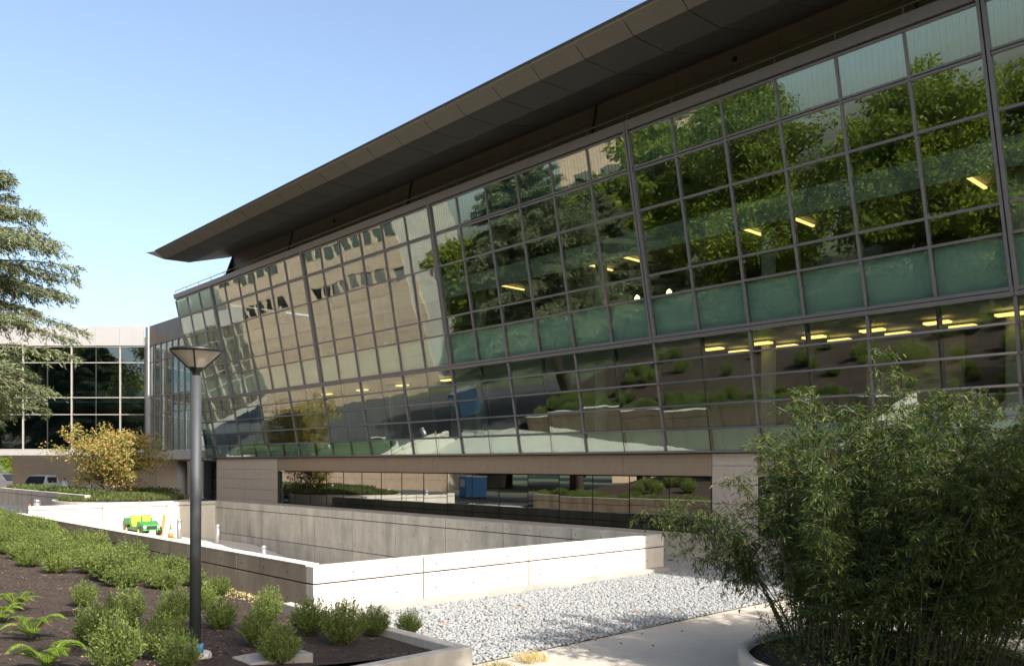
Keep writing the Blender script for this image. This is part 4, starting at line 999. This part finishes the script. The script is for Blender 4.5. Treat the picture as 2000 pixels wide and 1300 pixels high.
# parked vehicles seen end-on beyond the hedge
def car(xc, yc, m, rz, label):
    e = empty('parked_car', *cam2w(xc, yc), -2.78, label, 'car', None, YAW+rz)
    def part(prof, w0, w1, name, mm, par=e):       # side profile (y,z) swept over the width, slightly narrower at the top
        zz = [p[1] for p in prof]; z0, z1 = min(zz), max(zz); v = []; k = len(prof)
        for sg in (-1, 1): v += [(sg*(w0+(w1-w0)*(p[1]-z0)/(z1-z0+1e-6)), p[0], p[1]) for p in prof]
        f = [tuple(range(k)), tuple(range(2*k-1, k-1, -1))]+[(i, k+i, k+(i+1) % k, (i+1) % k) for i in range(k)]
        me = bpy.data.meshes.new(name); me.from_pydata(v, [], f)
        bm = bmesh.new(); bm.from_mesh(me); bmesh.ops.recalc_face_normals(bm, faces=bm.faces); bmesh.ops.bevel(bm, geom=list(bm.edges), offset=.03, segments=2, affect='EDGES'); bm.to_mesh(me); bm.free()
        me.materials.append(M[mm]); o = bpy.data.objects.new(name, me); col.objects.link(o); o.parent = par; return o
    part([(-2.3, .35), (-2.35, .75), (-2.2, 1.0), (-1.0, 1.12), (2.2, 1.12), (2.3, .7), (2.25, .35)], .92, .86, 'body', m)
    part([(-1.0, 1.1), (-.25, 1.82), (1.6, 1.86), (2.1, 1.1)], .84, .68, 'cabin', m)
    part([(-1.06, 1.17), (-.36, 1.76), (-.32, 1.78), (-.98, 1.15)], .74, .62, 'windshield', 'black_metal')
    for sg in (-1, 1):
        obox(sg*.66-.14, sg*.66+.14, -2.38, -2.3, .68, .84, 'headlight', 'steel', e)
        for yy in (-1.45, 1.4):
            b = MB().lathe((0, 0, 0), [(.2, -.11), (.32, -.11), (.34, -.06), (.34, .06), (.32, .11), (.2, .11)], 18)
            me = bpy.data.meshes.new('wheel'); me.from_pydata([(q[2], q[0], q[1]) for q in b.v], [], b.f); me.materials.append(M['rubber'])
            o = bpy.data.objects.new('wheel', me); col.objects.link(o); o.parent = e; o.location = (sg*.82, yy, .34)
        for yy in (0.1, 1.0): obox(sg*.79-.03, sg*.79+.03, yy-.35, yy+.4, 1.22, 1.68, 'side_window', 'black_metal', e)
    obox(-.5, .5, -2.385, -2.32, .5, .66, 'grille', 'rubber', e)
car(-38.6, 68.6, 'white', .12, 'white car parked beyond the hedge under the far wing')
car(-49.6, 82, 'mullion', 1.4, 'grey car half cut off at the left picture edge')
# step ladder behind the wing glass
ld = empty('step_ladder', *cam2w(-30.6, 65), 4.945, 'yellow step ladder standing behind the far wing glass', 'ladder', None, YAW)
def lbar(p, q, name, r=.035):
    b = MB().tube([p, q], r, 6); me = bpy.data.meshes.new(name); me.from_pydata(b.v, [], b.f); me.materials.append(M['yellow'])
    o = bpy.data.objects.new(name, me); col.objects.link(o); o.parent = ld
for s in (-1, 1):
    lbar((-.75, s*.25, 0), (-.05, s*.17, 2.3), 'rail'); lbar((.75, s*.25, 0), (.05, s*.17, 2.3), 'rear_rail', .03)
for k in range(1, 7):
    t = k/7; lbar((-.75+.7*t, -.25+.08*t, 2.3*t), (-.75+.7*t, .25-.08*t, 2.3*t), 'step', .03)

# ------------------------------------------------------------------ person beyond the hedge
def person(b, a, z0, label):
    me = bpy.data.meshes.new('person')
    J = {'pel': (0, 0, .95, .15), 'bel': (0, 0, 1.1, .14), 'che': (0, 0, 1.32, .165), 'neck': (0, 0, 1.5, .06), 'hd0': (0, .01, 1.58, .085), 'hd1': (0, .01, 1.70, .095),
         'ls': (-.19, 0, 1.42, .065), 'le': (-.26, .02, 1.13, .05), 'lw': (-.24, .12, .90, .035), 'lh': (-.23, .16, .80, .04),
         'rs': (.19, 0, 1.42, .065), 're': (.26, .02, 1.13, .05), 'rw': (.24, .12, .90, .035), 'rh': (.23, .16, .80, .04),
         'lp': (-.1, 0, .88, .10), 'lk': (-.11, .02, .48, .065), 'la': (-.11, -.02, .09, .045), 'lt': (-.12, .14, .04, .04),
         'rp': (.1, 0, .88, .10), 'rk': (.11, .02, .48, .065), 'ra': (.11, -.02, .09, .045), 'rt': (.12, .14, .04, .04)}
    ks = list(J); E = [('pel', 'bel'), ('bel', 'che'), ('che', 'neck'), ('neck', 'hd0'), ('hd0', 'hd1'), ('che', 'ls'), ('ls', 'le'), ('le', 'lw'), ('lw', 'lh'), ('che', 'rs'), ('rs', 're'), ('re', 'rw'), ('rw', 'rh'),
                       ('pel', 'lp'), ('lp', 'lk'), ('lk', 'la'), ('la', 'lt'), ('pel', 'rp'), ('rp', 'rk'), ('rk', 'ra'), ('ra', 'rt')]
    me.from_pydata([J[k][:3] for k in ks], [(ks.index(x), ks.index(y)) for x, y in E], [])
    o = bpy.data.objects.new('person', me); col.objects.link(o); o.location = (b, a, z0+H); o.rotation_euler.z = 2.2
    o.modifiers.new('skin', 'SKIN'); sk_ = me.skin_vertices[0].data if me.skin_vertices else None
    if sk_ is None:
        bm = bmesh.new(); bm.from_mesh(me); bm.verts.layers.skin.verify(); bm.to_mesh(me); bm.free(); sk_ = me.skin_vertices[0].data
    for i, k in enumerate(ks): sk_[i].radius = (J[k][3], J[k][3]*(.75 if k in ('che', 'bel') else 1)); sk_[i].use_root = (i == 0)
    sd = o.modifiers.new('sub', 'SUBSURF'); sd.levels = 2; sd.render_levels = 2
    m, nt, p = mat('person_clothes'); s = N(nt, 'SeparateXYZ'); L(nt, N(nt, 'TexCoord').outputs['Object'], s.inputs[0])
    dv = N(nt, 'Math', operation='DIVIDE'); L(nt, s.outputs['Z'], dv.inputs[0]); dv.inputs[1].default_value = 1.8
    r = ramp(nt, dv.outputs[0], [(0, (.03, .03, .03)), (.05, (.05, .06, .10)), (.53, (.30, .38, .50)), (.835, (.16, .09, .06)), (.93, (.012, .01, .01))]); r.color_ramp.interpolation = 'CONSTANT'
    L(nt, r.outputs[0], p.inputs['Base Color']); p.inputs['Roughness'].default_value = .8; me.materials.append(m)
    tag(o, label, 'person')
b, a = cam2w((126-1000)/1642*66, 66); person(b, a, -2.79, 'person in a pale blue shirt standing behind the hedge')

# blue bin beside the road, mirrored in the ribbon window
rb = empty('recycling_bin', 4.6, 51.5, -2.78, 'blue metal recycling bin mirrored in the ribbon window', 'bin', None, .3)
obox(-.9, .9, -.7, .7, .12, 1.7, 'body', 'blue', rb)
obox(-.93, .93, -.73, .73, 1.705, 1.8, 'lid', 'white', rb)
obox(.905, .92, -.5, .5, .9, 1.5, 'panel', 'white', rb)
for sx in (-.75, .75):
    for sy in (-.55, .55): obox(sx-.08, sx+.08, sy-.08, sy+.08, 0, .118, 'foot', 'rubber', rb)
